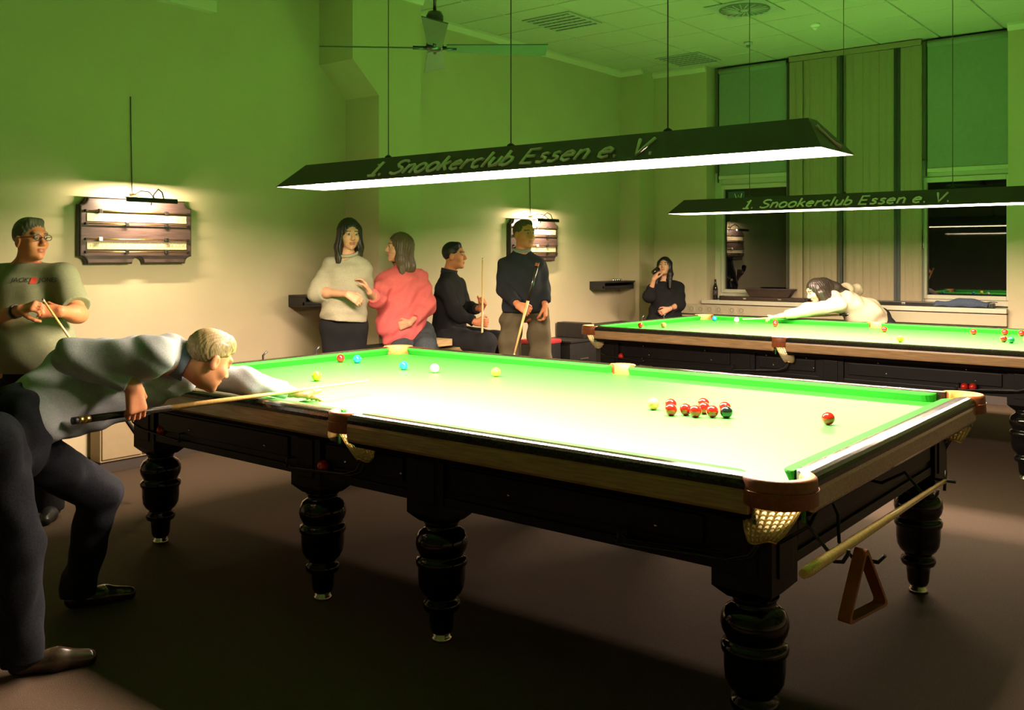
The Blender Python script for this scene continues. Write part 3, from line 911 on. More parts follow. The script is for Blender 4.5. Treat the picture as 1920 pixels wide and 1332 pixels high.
# ------------------------------------------------------------------ scoreboards with picture lights
def scoreboard(yc, label, label2, group, sl):
    Wd, Hh = .88, .475
    z0 = 1.475
    r = tag(empty('scoreboard', (XW, yc, z0)), label, 'scoreboard', group)
    c = .055
    def outline(W, H):
        p = []
        w = W / 2
        p += [(-w + c, 0)] + [(-.05, 0)] + arc(0, 0, .05, 180, 0, 8)[1:-1] + [(.05, 0), (w - c, 0)]
        p += arc(w, 0, c, 180, 90, 6)[1:] + arc(w, H, c, 270, 180, 6)
        p += arc(-w, H, c, 0, -90, 6) + arc(-w, 0, c, 90, 0, 6)[:-1]
        return p
    pl = outline(Wd, Hh)
    n = len(pl)
    b = MB()
    b.add([(0.012, y, z) for y, z in pl] + [(.052, y, z) for y, z in pl] + [(.06, y * .985, Hh / 2 + (z - Hh / 2) * .97) for y, z in pl],
          [tuple(range(n))] + [(i, (i + 1) % n, n + (i + 1) % n, n + i) for i in range(n)] + [(n + i, n + (i + 1) % n, 2 * n + (i + 1) % n, 2 * n + i) for i in range(n)])
    b.build('back_board', 'board_edge', r)
    MB().add([(.0595, y * .985, Hh / 2 + (z - Hh / 2) * .97) for y, z in pl] + [(.062, y * .97, Hh / 2 + (z - Hh / 2) * .95) for y, z in pl],
             [tuple(range(n, 2 * n))] + [(i, (i + 1) % n, n + (i + 1) % n, n + i) for i in range(n)]).build('face_panel', 'board', r)
    for zz in (.305, .105):
        st = MB().bbox((.061, -.39, zz), (.067, .39, zz + .055), .002).build('number_strip', 'score_strip', r)
        bb = MB()
        for i in range(26):
            y = -.378 + i * .0302
            bb.box((.0668, y - .0006, zz + .003), (.0675, y + .0006, zz + .052))
            hh = .018 + .006 * ((i * 7) % 3)
            bb.box((.0668, y + .010, zz + .018), (.0675, y + .0125, zz + .018 + hh))
            if i > 8: bb.box((.0668, y + .018, zz + .018), (.0675, y + .0205, zz + .042))
        bb.build('numerals', 'score_print', st)
        for k, dz in enumerate((-.018, .073)):
            rl = MB().tube([(.078, -.40, zz + dz), (.078, .40, zz + dz)], .005, 6).build('slider_rail', 'brass', r)
            for y in (-.40, .40):
                MB().bbox((.060, y - .008, zz + dz - .008), (.084, y + .008, zz + dz + .008), .002).build('rail_post', 'black_metal', rl)
            for q, y in enumerate((sl[k], .215)):
                MB().bbox((.070, y - .013, zz + dz - .014), (.090, y + .013, zz + dz + .014), .003).build('slider', 'white_plastic' if (k == 1 and q == 0 and zz < .2) else 'black_metal', rl)
    # picture light
    p = tag(empty('picture_light', (XW, yc, z0 + Hh)), label2, 'lamp', 'picture lights over the scoreboards')
    zb = -.015
    y0, y1 = -.20, .20
    xo = .235
    bar = MB()
    bar.sweep(lambda i: [(xo + a, (y0, y1)[i], zb + cz) for a, cz in ((-.036, .013), (-.036, .016), (.010, .018), (.020, .010), (.020, -.016), (.012, -.018), (.012, .006), (.006, .011))], 2)
    bar.build('lamp_bar', 'black_metal', p)
    MB().tube([(xo - .001, y0 + .02, zb - .002), (xo - .001, y1 - .02, zb - .002)], .0065, 8).build('light_tube', 'picture_tube', p)
    for y in (.10,):
        MB().tube([(.06, y, -.04), (.10, y, .04), (.16, y, .075), (.21, y, .05), (xo, y, zb + .012)], .005, 8).build('arm', 'black_metal', p)
    MB().lathe([(.028, 0), (.028, .012), (.01, .02)], (.03, -.02, .02), 14).build('wall_plate', 'brass', p)
    MB().tube([(.012, -.035, .755), (.012, -.03, .4), (.014, -.025, .06), (.03, -.02, .03)], .004, 6).build('power_cord', 'wire', p)
    MB().tube([(.03, -.02, .03), (.09, .0, .06), (.17, .02, .05), (xo, .03, zb + .014)], .004, 6).build('cord_loop', 'wire', p)
    return r
scoreboard(.045, 'dark wooden snooker scoreboard on the left wall beside the man in glasses', 'black picture light shining on the scoreboard beside the man in glasses', 'wall scoreboards', (-.10, -.30))
scoreboard(4.85, 'dark wooden snooker scoreboard behind the head of the standing man', 'black picture light above the scoreboard behind the standing man', 'wall scoreboards', (-.22, .02))

# ------------------------------------------------------------------ shelves and furniture along the left wall
def shelf(label, y0, y1, z, things):
    r = tag(empty('wall_shelf', (XW, y0, z - .1)), label, 'shelf')
    L = y1 - y0
    MB().bbox((0, 0, .0), (.22, L, .016), .003).build('bottom_board', 'black_shelf', r)
    MB().bbox((0, 0, .082), (.24, L, .10), .003).build('top_board', 'black_shelf', r)
    MB().bbox((0, 0, .016), (.015, L, .082), .003).build('back_board', 'black_shelf', r)
    MB().bbox((.015, 0, .016), (.22, .016, .082), .003).build('side_board', 'black_shelf', r)
    MB().bbox((.015, L - .016, .016), (.22, L, .082), .003).build('side_board', 'black_shelf', r)
    MB().bbox((.19, 0.0, .016), (.215, L, .045), .003).build('front_lip', 'black_shelf', r)
    return r
shelf('black wall shelf behind the woman in the cream sweater', 1.45, 2.085, 1.20, 0)
shelf('black wall shelf in the far corner left of the woman in black', 6.04, 6.725, 1.22, 0)
for i in range(5):
    o = MB().lathe([(.012, 0), (.014, .004), (.014, .022), (.008, .03)], n=12).build('chalk_cube', 'steel')
    o.location = (XW + .16, 6.33 + i * .045, 1.22)
    tag(o, ('leftmost', 'second from left', 'middle', 'second from right', 'rightmost')[i] + ' of five small metal chalk holders on the far corner shelf', 'chalk', 'chalk holders on the far shelf')

bn = tag(empty('storage_bench', (XW, 4.95, 0)), 'black storage box against the wall behind the standing man', 'box')
MB().bbox((.02, 0, .06), (.48, .52, .56), .008).build('body', 'black_shelf', bn)
MB().bbox((.01, -.01, .56), (.50, .53, .585), .006).build('lid', 'black_shelf', bn)
MB().bbox((.03, .36, .585), (.42, .52, .76), .008).build('upper_box', 'black_shelf', bn)
MB().bbox((.482, .18, .36), (.495, .34, .38), .003).build('handle', 'steel', bn)
rp = tag(empty('red_cushion', (XW + .22, 4.75, .0)), 'red cushion lying on a dark stool beside the seated man', 'cushion')
MB().bbox((-.16, -.18, .56), (.16, .18, .61), .02).build('pad', 'red_pad', rp)
MB().bbox((-.15, -.17, 0), (.15, .17, .56), .01).build('stool_box', 'black_shelf', rp)
lg = tag(empty('wall_bench', (XW, 5.5, 0)), 'low black wall bench behind the left corner of the back table', 'bench')
MB().bbox((.02, 0, .64), (.38, 1.2, .70), .008).build('seat_board', 'black_shelf', lg)
MB().bbox((.02, 0, .56), (.35, 1.2, .59), .006).build('lower_board', 'black_shelf', lg)
for y in (.03, .6, 1.14):
    MB().bbox((.04, y, 0), (.34, y + .03, .64), .004).build('support', 'black_shelf', lg)

cb = tag(empty('low_cabinet', (XW, -.30, 0)), 'low beige cabinet with two doors against the left wall', 'cabinet')
MB().bbox((.022, 0, .08), (.16, .62, .52), .006).build('body', 'cabinet', cb)
for y in (.01, .315):
    dd = MB().bbox((.16, y, .10), (.175, y + .295, .50), .004).build('door', 'cabinet', cb)
    MB().bbox((.175, y + (.25 if y < .1 else .03), .28), (.185, y + (.262 if y < .1 else .042), .38), .002).build('door_handle', 'steel', dd)
MB().box((.03, .01, 0), (.14, .61, .08)).build('plinth', 'skirting', cb)

# high wooden bench on which two of the visitors sit
hb = tag(empty('high_bench', (-2.75, 1.62, 0)), 'high light wood bench along the chimney wall with black pad', 'bench')
L = 1.30
MB().bbox((-.26, 0, .70), (.24, L, .745), .006).build('seat_board', 'light_wood', hb)
MB().bbox((-.25, .02, .745), (.20, L - .02, .785), .016).build('seat_pad', 'black_shelf', hb)
MB().bbox((.225, 0, .60), (.245, L, .70), .004).build('front_rail', 'light_wood', hb)
for y in (0, L * .5, L - .05):
    MB().bbox((-.24, y, 0), (.22, y + .05, .70), .006).build('leg_panel', 'light_wood', hb)
MB().bbox((.20, .06, .28), (.36, L - .06, .31), .006).build('foot_rest', 'light_wood', hb)
MB().bbox((-.20, .07, .45), (.20, L - .07, .47), .004).build('under_shelf', 'light_wood', hb)

bd = tag(empty('wooden_tray', (-2.66, 2.02, .785)), 'light wooden board with cut corner lying beside the seated man', 'board')
MB().prism([(-.04, -.12), (.22, -.17), (.27, -.10), (.27, .18), (-.04, .18)], 0, .055).build('plank', 'light_wood', bd)

# ------------------------------------------------------------------ cues, rests, triangle
def along(p0, p1, t): return Vector(p0).lerp(Vector(p1), t)
def cue(label, butt, tip, r0=.0145, r1=.0052, kind='cue', wrap=True, butt_len=.27, rings='brass'):
    """a one-piece cue lying between two points"""
    A, B = Vector(butt), Vector(tip)
    rt_ = tag(empty('cue', butt), label, 'cue')
    a, b_ = Vector((0, 0, 0)), B - A
    rr = lambda t: r0 + (r1 - r0) * t
    if wrap:
        MB().tube([a.lerp(b_, t) for t in (.0, .015)], rr(0) * .95, 14).build('bumper', 'black_shelf', rt_)
        MB().tube([a.lerp(b_, t) for t in (.014, .026)], rr(0) * 1.02, 14).build('butt_ring', rings, rt_)
        MB().tube([a.lerp(b_, t) for t in (.028, .044)], rr(0) * 1.02, 14).build('butt_ring', rings, rt_)
        MB().tube([a.lerp(b_, t) for t in (.044, butt_len * .5, butt_len)], [rr(.05), rr(butt_len * .5), rr(butt_len)], 14).build('butt', 'ebony', rt_)
        s0 = butt_len
    else:
        s0 = 0
    MB().tube([a.lerp(b_, t) for t in (s0, (s0 + .99) / 2, .988)], [rr(s0), rr((s0 + .99) / 2), rr(.988)], 14).build('shaft', 'ash', rt_)
    MB().tube([a.lerp(b_, t) for t in (.988, .996)], rr(1) * 1.04, 12).build('ferrule', 'ivory', rt_)
    MB().tube([a.lerp(b_, t) for t in (.996, 1)], rr(1) * .95, 12).build('leather_tip', 'leather', rt_)
    return rt_
cue('wooden cue with black butt and two brass rings held by the leaning man', (-.53, -1.93, .918), (-.55, -.43, .912))

# rest hung on hooks along the right end of the front table
def hooks(t_root):
    pass
rx = LX + .055
rest = tag(empty('spider_rest', (rx, -1.0, .58)), 'wooden rest with small black cross head hanging below the right rail', 'rest')
pA, pB = Vector((1.975,-1.209,0.688)), Vector((1.975,0.199,0.674))
o0 = Vector(rest.location)
MB().tube([pA - o0, pA.lerp(pB, .03) - o0, pA.lerp(pB, .5) - o0, pB - o0], [.013, .0165, .0125, .008], 14).build('shaft', 'ash', rest)
hd = pB - o0
bb = MB()
for d in (Vector((0, .25, 1)), Vector((1, .0, 0))):
    d = d.normalized() * .038
    bb.tube([hd - d, hd + d], .006, 8)
bb.build('cross_head', 'black_metal', rest)
hk = []
for t in (.18, .84):
    p = pA.lerp(pB, t)
    b = MB()
    b.tube([(LX - .145, p.y - .02, ZT - .20), (LX - .10, p.y - .02, ZT - .205), (LX - .02, p.y - .01, p.z + .06), (p.x - .026, p.y, p.z - .004), (p.x - .008, p.y, p.z - .030), (p.x + .016, p.y, p.z - .026), (p.x + .030, p.y, p.z - .002), (p.x + .032, p.y, p.z + .012)], .006, 8)
    h_ = b.build('rest_hook', 'black_metal', t1)
p = pA.lerp(pB, .37)
b = MB()
b.tube([(LX - .145, p.y + .03, ZT - .25), (LX - .08, p.y + .03, p.z + .10), (LX - .04, p.y + .02, p.z + .03), (LX - .03, p.y, p.z - .05), (LX + .02, p.y - .02, p.z - .085), (LX + .10, p.y - .03, p.z - .080), (LX + .12, p.y - .03, p.z - .055)], .006, 8)
b.build('triangle_hook', 'black_metal', t1)

# triangle hanging from its hook
hx = LX + .075
ax_ = Vector((1.99,-0.797,0.67)); bl_ = Vector((1.99,-0.911,0.485)); br_ = Vector((1.99,-0.664,0.497))
tg = tag(empty('triangle', ax_), 'reddish wooden ball triangle hanging from a hook below the right rail', 'triangle')
cen = (ax_ + bl_ + br_) / 3
side = .215; wdt = .040; th = .011
bl_ = Vector((ax_.x - .02, ax_.y - side * .48, ax_.z - side * .98)); br_ = Vector((ax_.x + .03, ax_.y + side * .50, ax_.z - side * .92))
cen = (ax_ + bl_ + br_) / 3
nrm = (bl_ - ax_).cross(br_ - ax_).normalized()
def rounded(P, k=.10, n=5):
    out = []
    for i in range(3):
        a, b_, c_ = P[i - 1], P[i], P[(i + 1) % 3]
        p, q = b_.lerp(a, k), b_.lerp(c_, k)
        for j in range(n + 1):
            t = j / n
            out.append(p * (1 - t) ** 2 + b_ * 2 * t * (1 - t) + q * t * t)
    return out
outer = rounded([ax_, bl_, br_])
inner = rounded([cen + (v - cen) * .87 for v in (ax_, bl_, br_)])
N = len(outer)
b = MB()
vs_ = [v + nrm * wdt / 2 - ax_ for v in outer] + [v - nrm * wdt / 2 - ax_ for v in outer] + [v + nrm * wdt / 2 - ax_ for v in inner] + [v - nrm * wdt / 2 - ax_ for v in inner]
fs_ = []
for i in range(N):
    j = (i + 1) % N
    fs_ += [(i, j, N + j, N + i), (2 * N + i, 3 * N + i, 3 * N + j, 2 * N + j), (i, 2 * N + i, 2 * N + j, j), (N + i, N + j, 3 * N + j, 3 * N + i)]
b.add(vs_, fs_)
b.build('frame', 'mahogany', tg)



# ------------------------------------------------------------------ people: smooth surfaces grown from limbs and volumes
V3 = lambda *a: np.array(a, float)
def nrmz(v):
    v = np.asarray(v, float)
    return v / np.linalg.norm(v)

class Body:
    def __init__(s):
        s.p = []; s.clips = []
    def cone(s, a, b, ra, rb, k=.02, flat=False, neg=False):
        s.p.append(('c', np.asarray(a, float), np.asarray(b, float), ra, rb, k, flat, neg)); return s
    def chain(s, pts, rs, k=.02):
        for i in range(len(pts) - 1): s.cone(pts[i], pts[i + 1], rs[i], rs[i + 1], k)
        return s
    def ell(s, c, r, R=None, k=.02, neg=False):
        s.p.append(('e', np.asarray(c, float), np.asarray(r, float), np.eye(3) if R is None else np.asarray(R, float), k, neg)); return s
    def ecap(s, a, b, ra, rb, w, ratio, k=.03):
        s.p.append(('t', np.asarray(a, float), np.asarray(b, float), ra, rb, nrmz(w), ratio, k)); return s
    def clip(s, p, n):
        """remove everything on the side the normal points to"""
        s.clips.append((np.asarray(p, float), nrmz(n))); return s
    def bounds(s, q):
        if q[0] == 'e':
            m = q[2].max(); return q[1] - m, q[1] + m
        r = max(q[3], q[4]) * (q[6] if q[0] == 't' else 1)
        return np.minimum(q[1], q[2]) - r, np.maximum(q[1], q[2]) + r
    def mesh(s, h, wrinkle=None, strand=None):
        pos = [q for q in s.p if not q[-1 if q[0] in 'ce' else 0] is True]
        lo = np.min([s.bounds(q)[0] for q in pos], 0) - 3 * h
        hi = np.max([s.bounds(q)[1] for q in pos], 0) + 3 * h
        n = np.ceil((hi - lo) / h).astype(int) + 1
        D = np.full(n, 1.0, np.float32)
        ax = [lo[i] + h * np.arange(n[i]) for i in range(3)]
        for q in s.p:
            k = {'c': 5, 'e': 4, 't': 7}[q[0]]; k = q[k]
            b0, b1 = s.bounds(q)
            pad = max(k, .01) * 1.2 + 3 * h
            i0 = np.clip(np.floor((b0 - pad - lo) / h).astype(int), 0, n - 1)
            i1 = np.clip(np.ceil((b1 + pad - lo) / h).astype(int) + 1, 1, n)
            sl = tuple(slice(i0[i], i1[i]) for i in range(3))
            X = ax[0][sl[0]][:, None, None]; Y = ax[1][sl[1]][None, :, None]; Z = ax[2][sl[2]][None, None, :]
            neg = False
            if q[0] == 'e':
                c, r, R_, neg = q[1], q[2], q[3], q[5]
                dx, dy, dz = X - c[0], Y - c[1], Z - c[2]
                u = [(dx * R_[0, i] + dy * R_[1, i] + dz * R_[2, i]) / r[i] for i in range(3)]
                ln = np.sqrt(u[0] ** 2 + u[1] ** 2 + u[2] ** 2) + 1e-9
                g = np.sqrt((u[0] / r[0]) ** 2 + (u[1] / r[1]) ** 2 + (u[2] / r[2]) ** 2) + 1e-9
                d = ln * (ln - 1) / g
            else:
                a, b_, ra, rb = q[1], q[2], q[3], q[4]
                ba = b_ - a; L2 = max(1e-9, ba @ ba)
                px, py, pz = X - a[0], Y - a[1], Z - a[2]
                t = np.clip((px * ba[0] + py * ba[1] + pz * ba[2]) / L2, 0, 1)
                qx, qy, qz = px - t * ba[0], py - t * ba[1], pz - t * ba[2]
                if q[0] == 't':
                    w, ratio = q[5], q[6]
                    pw = (qx * w[0] + qy * w[1] + qz * w[2]) * (1 - 1 / ratio)
                    qx, qy, qz = qx - pw * w[0], qy - pw * w[1], qz - pw * w[2]
                d = np.sqrt(qx ** 2 + qy ** 2 + qz ** 2) - (ra + (rb - ra) * t)
                if q[0] == 'c':
                    neg = q[7]
                    if q[6]:
                        L = math.sqrt(L2)
                        d = np.maximum(d, (px * ba[0] + py * ba[1] + pz * ba[2]) / L - L)
            d = d.astype(np.float32)
            cur = D[sl]
            if neg:
                hh = np.clip(.5 - .5 * (cur + d) / k, 0, 1)
                D[sl] = cur * (1 - hh) + (-d) * hh + k * hh * (1 - hh)
            else:
                hh = np.clip(.5 + .5 * (cur - d) / k, 0, 1)
                D[sl] = cur * (1 - hh) + d * hh - k * hh * (1 - hh)
        X = ax[0][:, None, None]; Y = ax[1][None, :, None]; Z = ax[2][None, None, :]
        if wrinkle:
            rnd = random.Random(wrinkle[2])
            amp, wl = wrinkle[0], wrinkle[1]
            for o_ in range(4):
                d_ = nrmz([rnd.uniform(-1, 1) for _ in range(3)]); e_ = nrmz([rnd.uniform(-1, 1) for _ in range(3)])
                kk = 2 * math.pi / (wl * rnd.uniform(.7, 1.6)); ph = rnd.uniform(0, 6)
                warp = 1.3 * np.sin((X * e_[0] + Y * e_[1] + Z * e_[2]) * kk * .35 + ph)
                D += (amp * .5 * np.sin((X * d_[0] + Y * d_[1] + Z * d_[2]) * kk + ph * 2 + warp)).astype(np.float32)
        if strand:
            amp, fr, c, R_, mode = strand
            dx, dy, dz = X - c[0], Y - c[1], Z - c[2]
            lx, ly, lz = [dx * R_[0, i] + dy * R_[1, i] + dz * R_[2, i] for i in range(3)]
            if mode == 'long':
                ph = np.arctan2(lx, ly + .02) * fr + .9 * np.sin(lz * 26)
            else:
                ph = lx * fr * 12 + 1.1 * np.sin(ly * 38 + lz * 21) + .7 * np.sin(lz * 60)
            D += (amp * (np.sin(ph) + .6 * np.sin(ph * 2.3 + 1))).astype(np.float32)
        wob = 0.0
        if strand and strand[4] == 'short':
            wob = .004 * np.sin(lx * 170 + 1) + .003 * np.sin(lx * 410 + ly * 90)
        for p, nn in s.clips:
            D = np.maximum(D, ((X - p[0]) * nn[0] + (Y - p[1]) * nn[1] + (Z - p[2]) * nn[2] + wob).astype(np.float32))
        return surface_nets(D, lo, h)

def surface_nets(D, lo, h):
    S = D < 0
    cor = [(i, j, k) for i in (0, 1) for j in (0, 1) for k in (0, 1)]
    n = np.array(D.shape) - 1
    v = lambda A, c: A[c[0]:c[0] + n[0], c[1]:c[1] + n[1], c[2]:c[2] + n[2]]
    anyS = v(S, cor[0]).copy(); allS = anyS.copy()
    for c in cor[1:]:
        anyS |= v(S, c); allS &= v(S, c)
    act = anyS & ~allS
    idx = np.argwhere(act)
    vals = np.stack([D[idx[:, 0] + c[0], idx[:, 1] + c[1], idx[:, 2] + c[2]] for c in cor], 1)
    acc = np.zeros((len(idx), 3)); cnt = np.zeros(len(idx))
    for a in range(8):
        for b_ in range(a + 1, 8):
            dif = [abs(cor[a][i] - cor[b_][i]) for i in range(3)]
            if sum(dif) != 1: continue
            m = (vals[:, a] < 0) != (vals[:, b_] < 0)
            t = vals[m, a] / (vals[m, a] - vals[m, b_])
            acc[m] += np.array(cor[a]) + t[:, None] * (np.array(cor[b_]) - np.array(cor[a]))
            cnt[m] += 1
    verts = lo + h * (idx + acc / cnt[:, None])
    vid = -np.ones(act.shape, np.int32); vid[act] = np.arange(len(idx))
    quads = []
    for axis in range(3):
        o = [1, 1, 1]; o[axis] = 0
        s0 = tuple(slice(o[i], -1) for i in range(3))
        s1 = tuple(slice(1, None) if i == axis else slice(o[i], -1) for i in range(3))
        A, B = S[s0], S[s1]
        m = np.argwhere(A != B)
        if not len(m): continue
        inside = A[m[:, 0], m[:, 1], m[:, 2]]
        m = m + np.array(o)
        u, w = (axis + 1) % 3, (axis + 2) % 3
        def cell(du, dw):
            q = m.copy(); q[:, u] -= du; q[:, w] -= dw
            return vid[q[:, 0], q[:, 1], q[:, 2]]
        Q = np.stack([cell(1, 1), cell(0, 1), cell(0, 0), cell(1, 0)], 1)
        Q[~inside] = Q[~inside][:, ::-1]
        quads.append(Q)
    Q = np.concatenate(quads)
    return verts, Q[(Q >= 0).all(1)]

def skin_object(name, body, h, mats, parent, wrinkle=None, paint=None, origin=(0, 0, 0), strand=None):
    verts, Q = body.mesh(h, wrinkle, strand)
    me = bpy.data.meshes.new(name)
    vv = verts - np.asarray(origin)
    me.vertices.add(len(vv)); me.vertices.foreach_set('co', vv.astype(np.float32).ravel())
    me.loops.add(len(Q) * 4); me.loops.foreach_set('vertex_index', Q.astype(np.int32).ravel())
    me.polygons.add(len(Q))
    me.polygons.foreach_set('loop_start', np.arange(0, len(Q) * 4, 4, dtype=np.int32))
    me.polygons.foreach_set('use_smooth', np.ones(len(Q), bool))
    for m in mats: me.materials.append(M[m] if isinstance(m, str) else m)
    if paint is not None:
        me.polygons.foreach_set('material_index', paint(verts[Q].mean(1)).astype(np.int32))
    me.update(calc_edges=True)
    me.validate()
    o = bpy.data.objects.new(name, me); COL.objects.link(o); o.parent = parent
    return o

M['eye_white'] = mat('eye_white', (0.28, 0.25, 0.22), 0.2)
M['iris'] = mat('iris', (0.03, 0.025, 0.02), 0.15)
M['lip'] = mat('lip', (0.42, 0.13, 0.09), 0.5)
def skinmat(n, c): 
    M[n] = mat(n, c, 0.5, noise=0.06, scale=25, bump=0.03, bscale=300, spec=0.35)
skinmat('skin_a', (0.62, 0.26, 0.13)); skinmat('skin_b', (0.55, 0.20, 0.09)); skinmat('skin_c', (0.58, 0.29, 0.17)); skinmat('skin_d', (0.62, 0.34, 0.21))
def fab(n, c, noise=.10, scale=150, rough=.9, sheen=.0): M[n] = mat(n, c, rough, noise=noise, scale=scale, bump=.25, bscale=420, spec=.15, sheen=sheen)
fab('shirt_pale', (0.32, 0.35, 0.37)); fab('collar_blue', (0.14, 0.18, 0.24)); fab('jeans_dark', (0.010, 0.012, 0.017), .4); fab('tee_sage', (0.22, 0.235, 0.14))
fab('black_cloth', (0.012, 0.012, 0.013)); fab('cream_fleece', (0.34, 0.31, 0.22), .22, 260); fab('pink_cord', (0.62, 0.125, 0.12)); fab('jeans_grey', (0.05, 0.06, 0.07), .3)
fab('navy_knit', (0.020, 0.021, 0.026)); fab('olive_trousers', (0.105, 0.085, 0.048)); fab('beige_sweater', (0.40, 0.34, 0.23)); fab('charcoal', (0.022, 0.022, 0.024))
M['shoe'] = mat('brown_leather_shoe', (0.030, 0.019, 0.011), 0.25, noise=.3, scale=15, coat=.4)
M['shoe_black'] = mat('black_shoe', (0.012, 0.012, 0.012), 0.4, noise=.1)
def hairmat(n, c, c2): M[n] = mat(n, c, 0.45, noise=.5, scale=60, stretch=(6, 6, 1), color2=c2, spec=.4)
hairmat('hair_blond', (0.44, 0.33, 0.15), (0.13, 0.09, 0.04)); hairmat('hair_grey', (0.13, 0.12, 0.09), (0.05, 0.045, 0.035)); hairmat('hair_dark', (0.022, 0.014, 0.010), (0.010, 0.007, 0.006))
hairmat('hair_brown', (0.13, 0.085, 0.045), (0.05, 0.032, 0.018)); hairmat('hair_black', (0.010, 0.009, 0.009), (0.006, 0.005, 0.005)); hairmat('hair_cropped', (0.085, 0.055, 0.03), (0.04, 0.028, 0.016))

def head_frame(fwd, up):
    y = nrmz(fwd); x = nrmz(np.cross(y, up)); z = np.cross(x, y)
    return np.stack([x, y, z], 1)           # columns: right, forward, up

def add_head(b, c, R_, s=1.0, fem=False):
    L = lambda *p: np.asarray(c) + R_ @ (np.array(p) * s)
    e = lambda p, r, k=.02, neg=False: b.ell(L(*p), np.array(r) * s, R_, k, neg)
    e((0, -.012, .035), (.074, .092, .086), .02)
    e((0, .018, -.030), (.061, .068, .082), .03)
    e((0, .040, -.072), (.044, .040, .036), .025)
    e((0, .070, -.097), (.020, .018, .016), .02)
    for sx in (-1, 1):
        e((sx * .040, .056, -.025), (.024, .024, .026), .02)
        b.ell(L(sx * .030, .098, .012), np.array((.017, .016, .012)) * s, R_, .012, True)
        e((sx * .030, .076, .010), (.0125, .0125, .0115), .003)
        e((sx * .078, -.008, -.012), (.009, .020, .034), .006)
        b.ell(L(sx * .088, .000, -.008), np.array((.007, .010, .018)) * s, R_, .005, True)
        e((sx * .010, .095, -.030), (.009, .010, .008), .008)
    b.cone(L(-.036, .074, .034), L(.036, .074, .034), .013 * s, .013 * s, .015)
    b.cone(L(0, .083, .020), L(0, .105, -.022), .008 * s, .0125 * s, .010)
    e((0, .0845, -.055), (.023, .011, .0065), .006)
    e((0, .083, -.066), (.019, .011, .0065), .006)
    b.ell(L(0, .096, -.0605), np.array((.022, .006, .0016)) * s, R_, .003, True)
    return L

def face_paint(c, R_, s, brow=True):
    c = np.asarray(c)
    def f(P):
        q = ((P - c) @ R_) / s
        m = np.zeros(len(P), int)
        for sx in (-1, 1):
            d = np.linalg.norm(q - np.array((sx * .030, .076, .010)), axis=1)
            ey = (d < .0138) & (q[:, 1] > .080)
            m[ey] = 1
            m[ey & (np.hypot(q[:, 0] - sx * .030, q[:, 2] - .010) < .0070)] = 2
            m[(np.abs(q[:, 0] - sx * .032) < .019) & (np.abs(q[:, 2] - .034 - .06 * (.03 - np.abs(q[:, 0])) * 0) < .0045) & (q[:, 1] > .06)] = 4
        m[(np.abs(q[:, 0]) < .022) & (q[:, 1] > .082) & (np.abs(q[:, 2] + .0605) < .0105)] = 3
        return m
    return f

def add_hand(b, wrist, d, n, t, curl=(50, 60, 40), s=1.0, thumb=(.3, .5), spread=.1, kn=.008):
    """d: wrist to knuckles, n: side the palm faces, t: thumb side; curl: bends at the three joints"""
    w = np.asarray(wrist, float); d = nrmz(d); n = np.asarray(n, float); n = nrmz(n - d * (n @ d)); t = np.asarray(t, float); t = nrmz(t - d * (t @ d) - n * (t @ n))
    P = lambda a, b_, c: w + (d * a + t * b_ + n * c) * s
    for o_ in (-.026, -.009, .009, .026):
        b.cone(P(.0, o_ * .6, 0), P(.086, o_ * 1.05, 0), .015 * s, .0125 * s, .014)
    for o_, L, r in ((.029, .078, .0088), (.010, .086, .0092), (-.010, .080, .0088), (-.029, .062, .0078)):
        p = P(.086, o_, 0); ang = 0.0
        for sg, cu in zip((.46, .30, .24), curl):
            ang += math.radians(cu)
            dirv = d * math.cos(ang) + n * math.sin(ang) + t * (spread * o_ / .029) * math.cos(ang)
            q = p + nrmz(dirv) * L * sg * s
            b.cone(p, q, r * s, r * .92 * s, kn * .6)
            p = q; r *= .92
    p0 = P(.022, .026, .006); p1 = P(.055, .050, .016 + .02 * thumb[0])
    d2 = nrmz(d * (1 - thumb[1]) + n * thumb[0] + t * .25 * (1 - thumb[1]))
    p2 = p1 + d2 * .034 * s; p3 = p2 + nrmz(d2 * .8 + n * .25 - t * thumb[1] * .9) * .028 * s
    b.cone(p0, p1, .015 * s, .0115 * s, .012); b.cone(p1, p2, .0112 * s, .0102 * s, .004); b.cone(p2, p3, .0102 * s, .0088 * s, .004)
    return b

def short_hair(c, R_, s, front=.080, back=-.070, tuft=.006, seed=1):
    b = Body()
    L = lambda *p: np.asarray(c) + R_ @ (np.array(p) * s)
    b.ell(L(0, -.0185, .037), np.array((.0785, .0965, .0915)) * s, R_, .01)
    b.cone(L(-.035, .035, .103), L(.035, .035, .103), .016 * s, .016 * s, .03)
    b.clip(L(0, .088, front), R_ @ np.array((0, (front - back) / .17, -1)))
    for sx in (-1, 1):
        b.cone(L(sx * .066, .030, .03), L(sx * .066, .022, -.01), .012 * s, .008 * s, .012)
        b.cone(L(sx * .081, .012, -.01), L(sx * .081, .012, .006), .017 * s, .016 * s, .006, False, True)
    return b

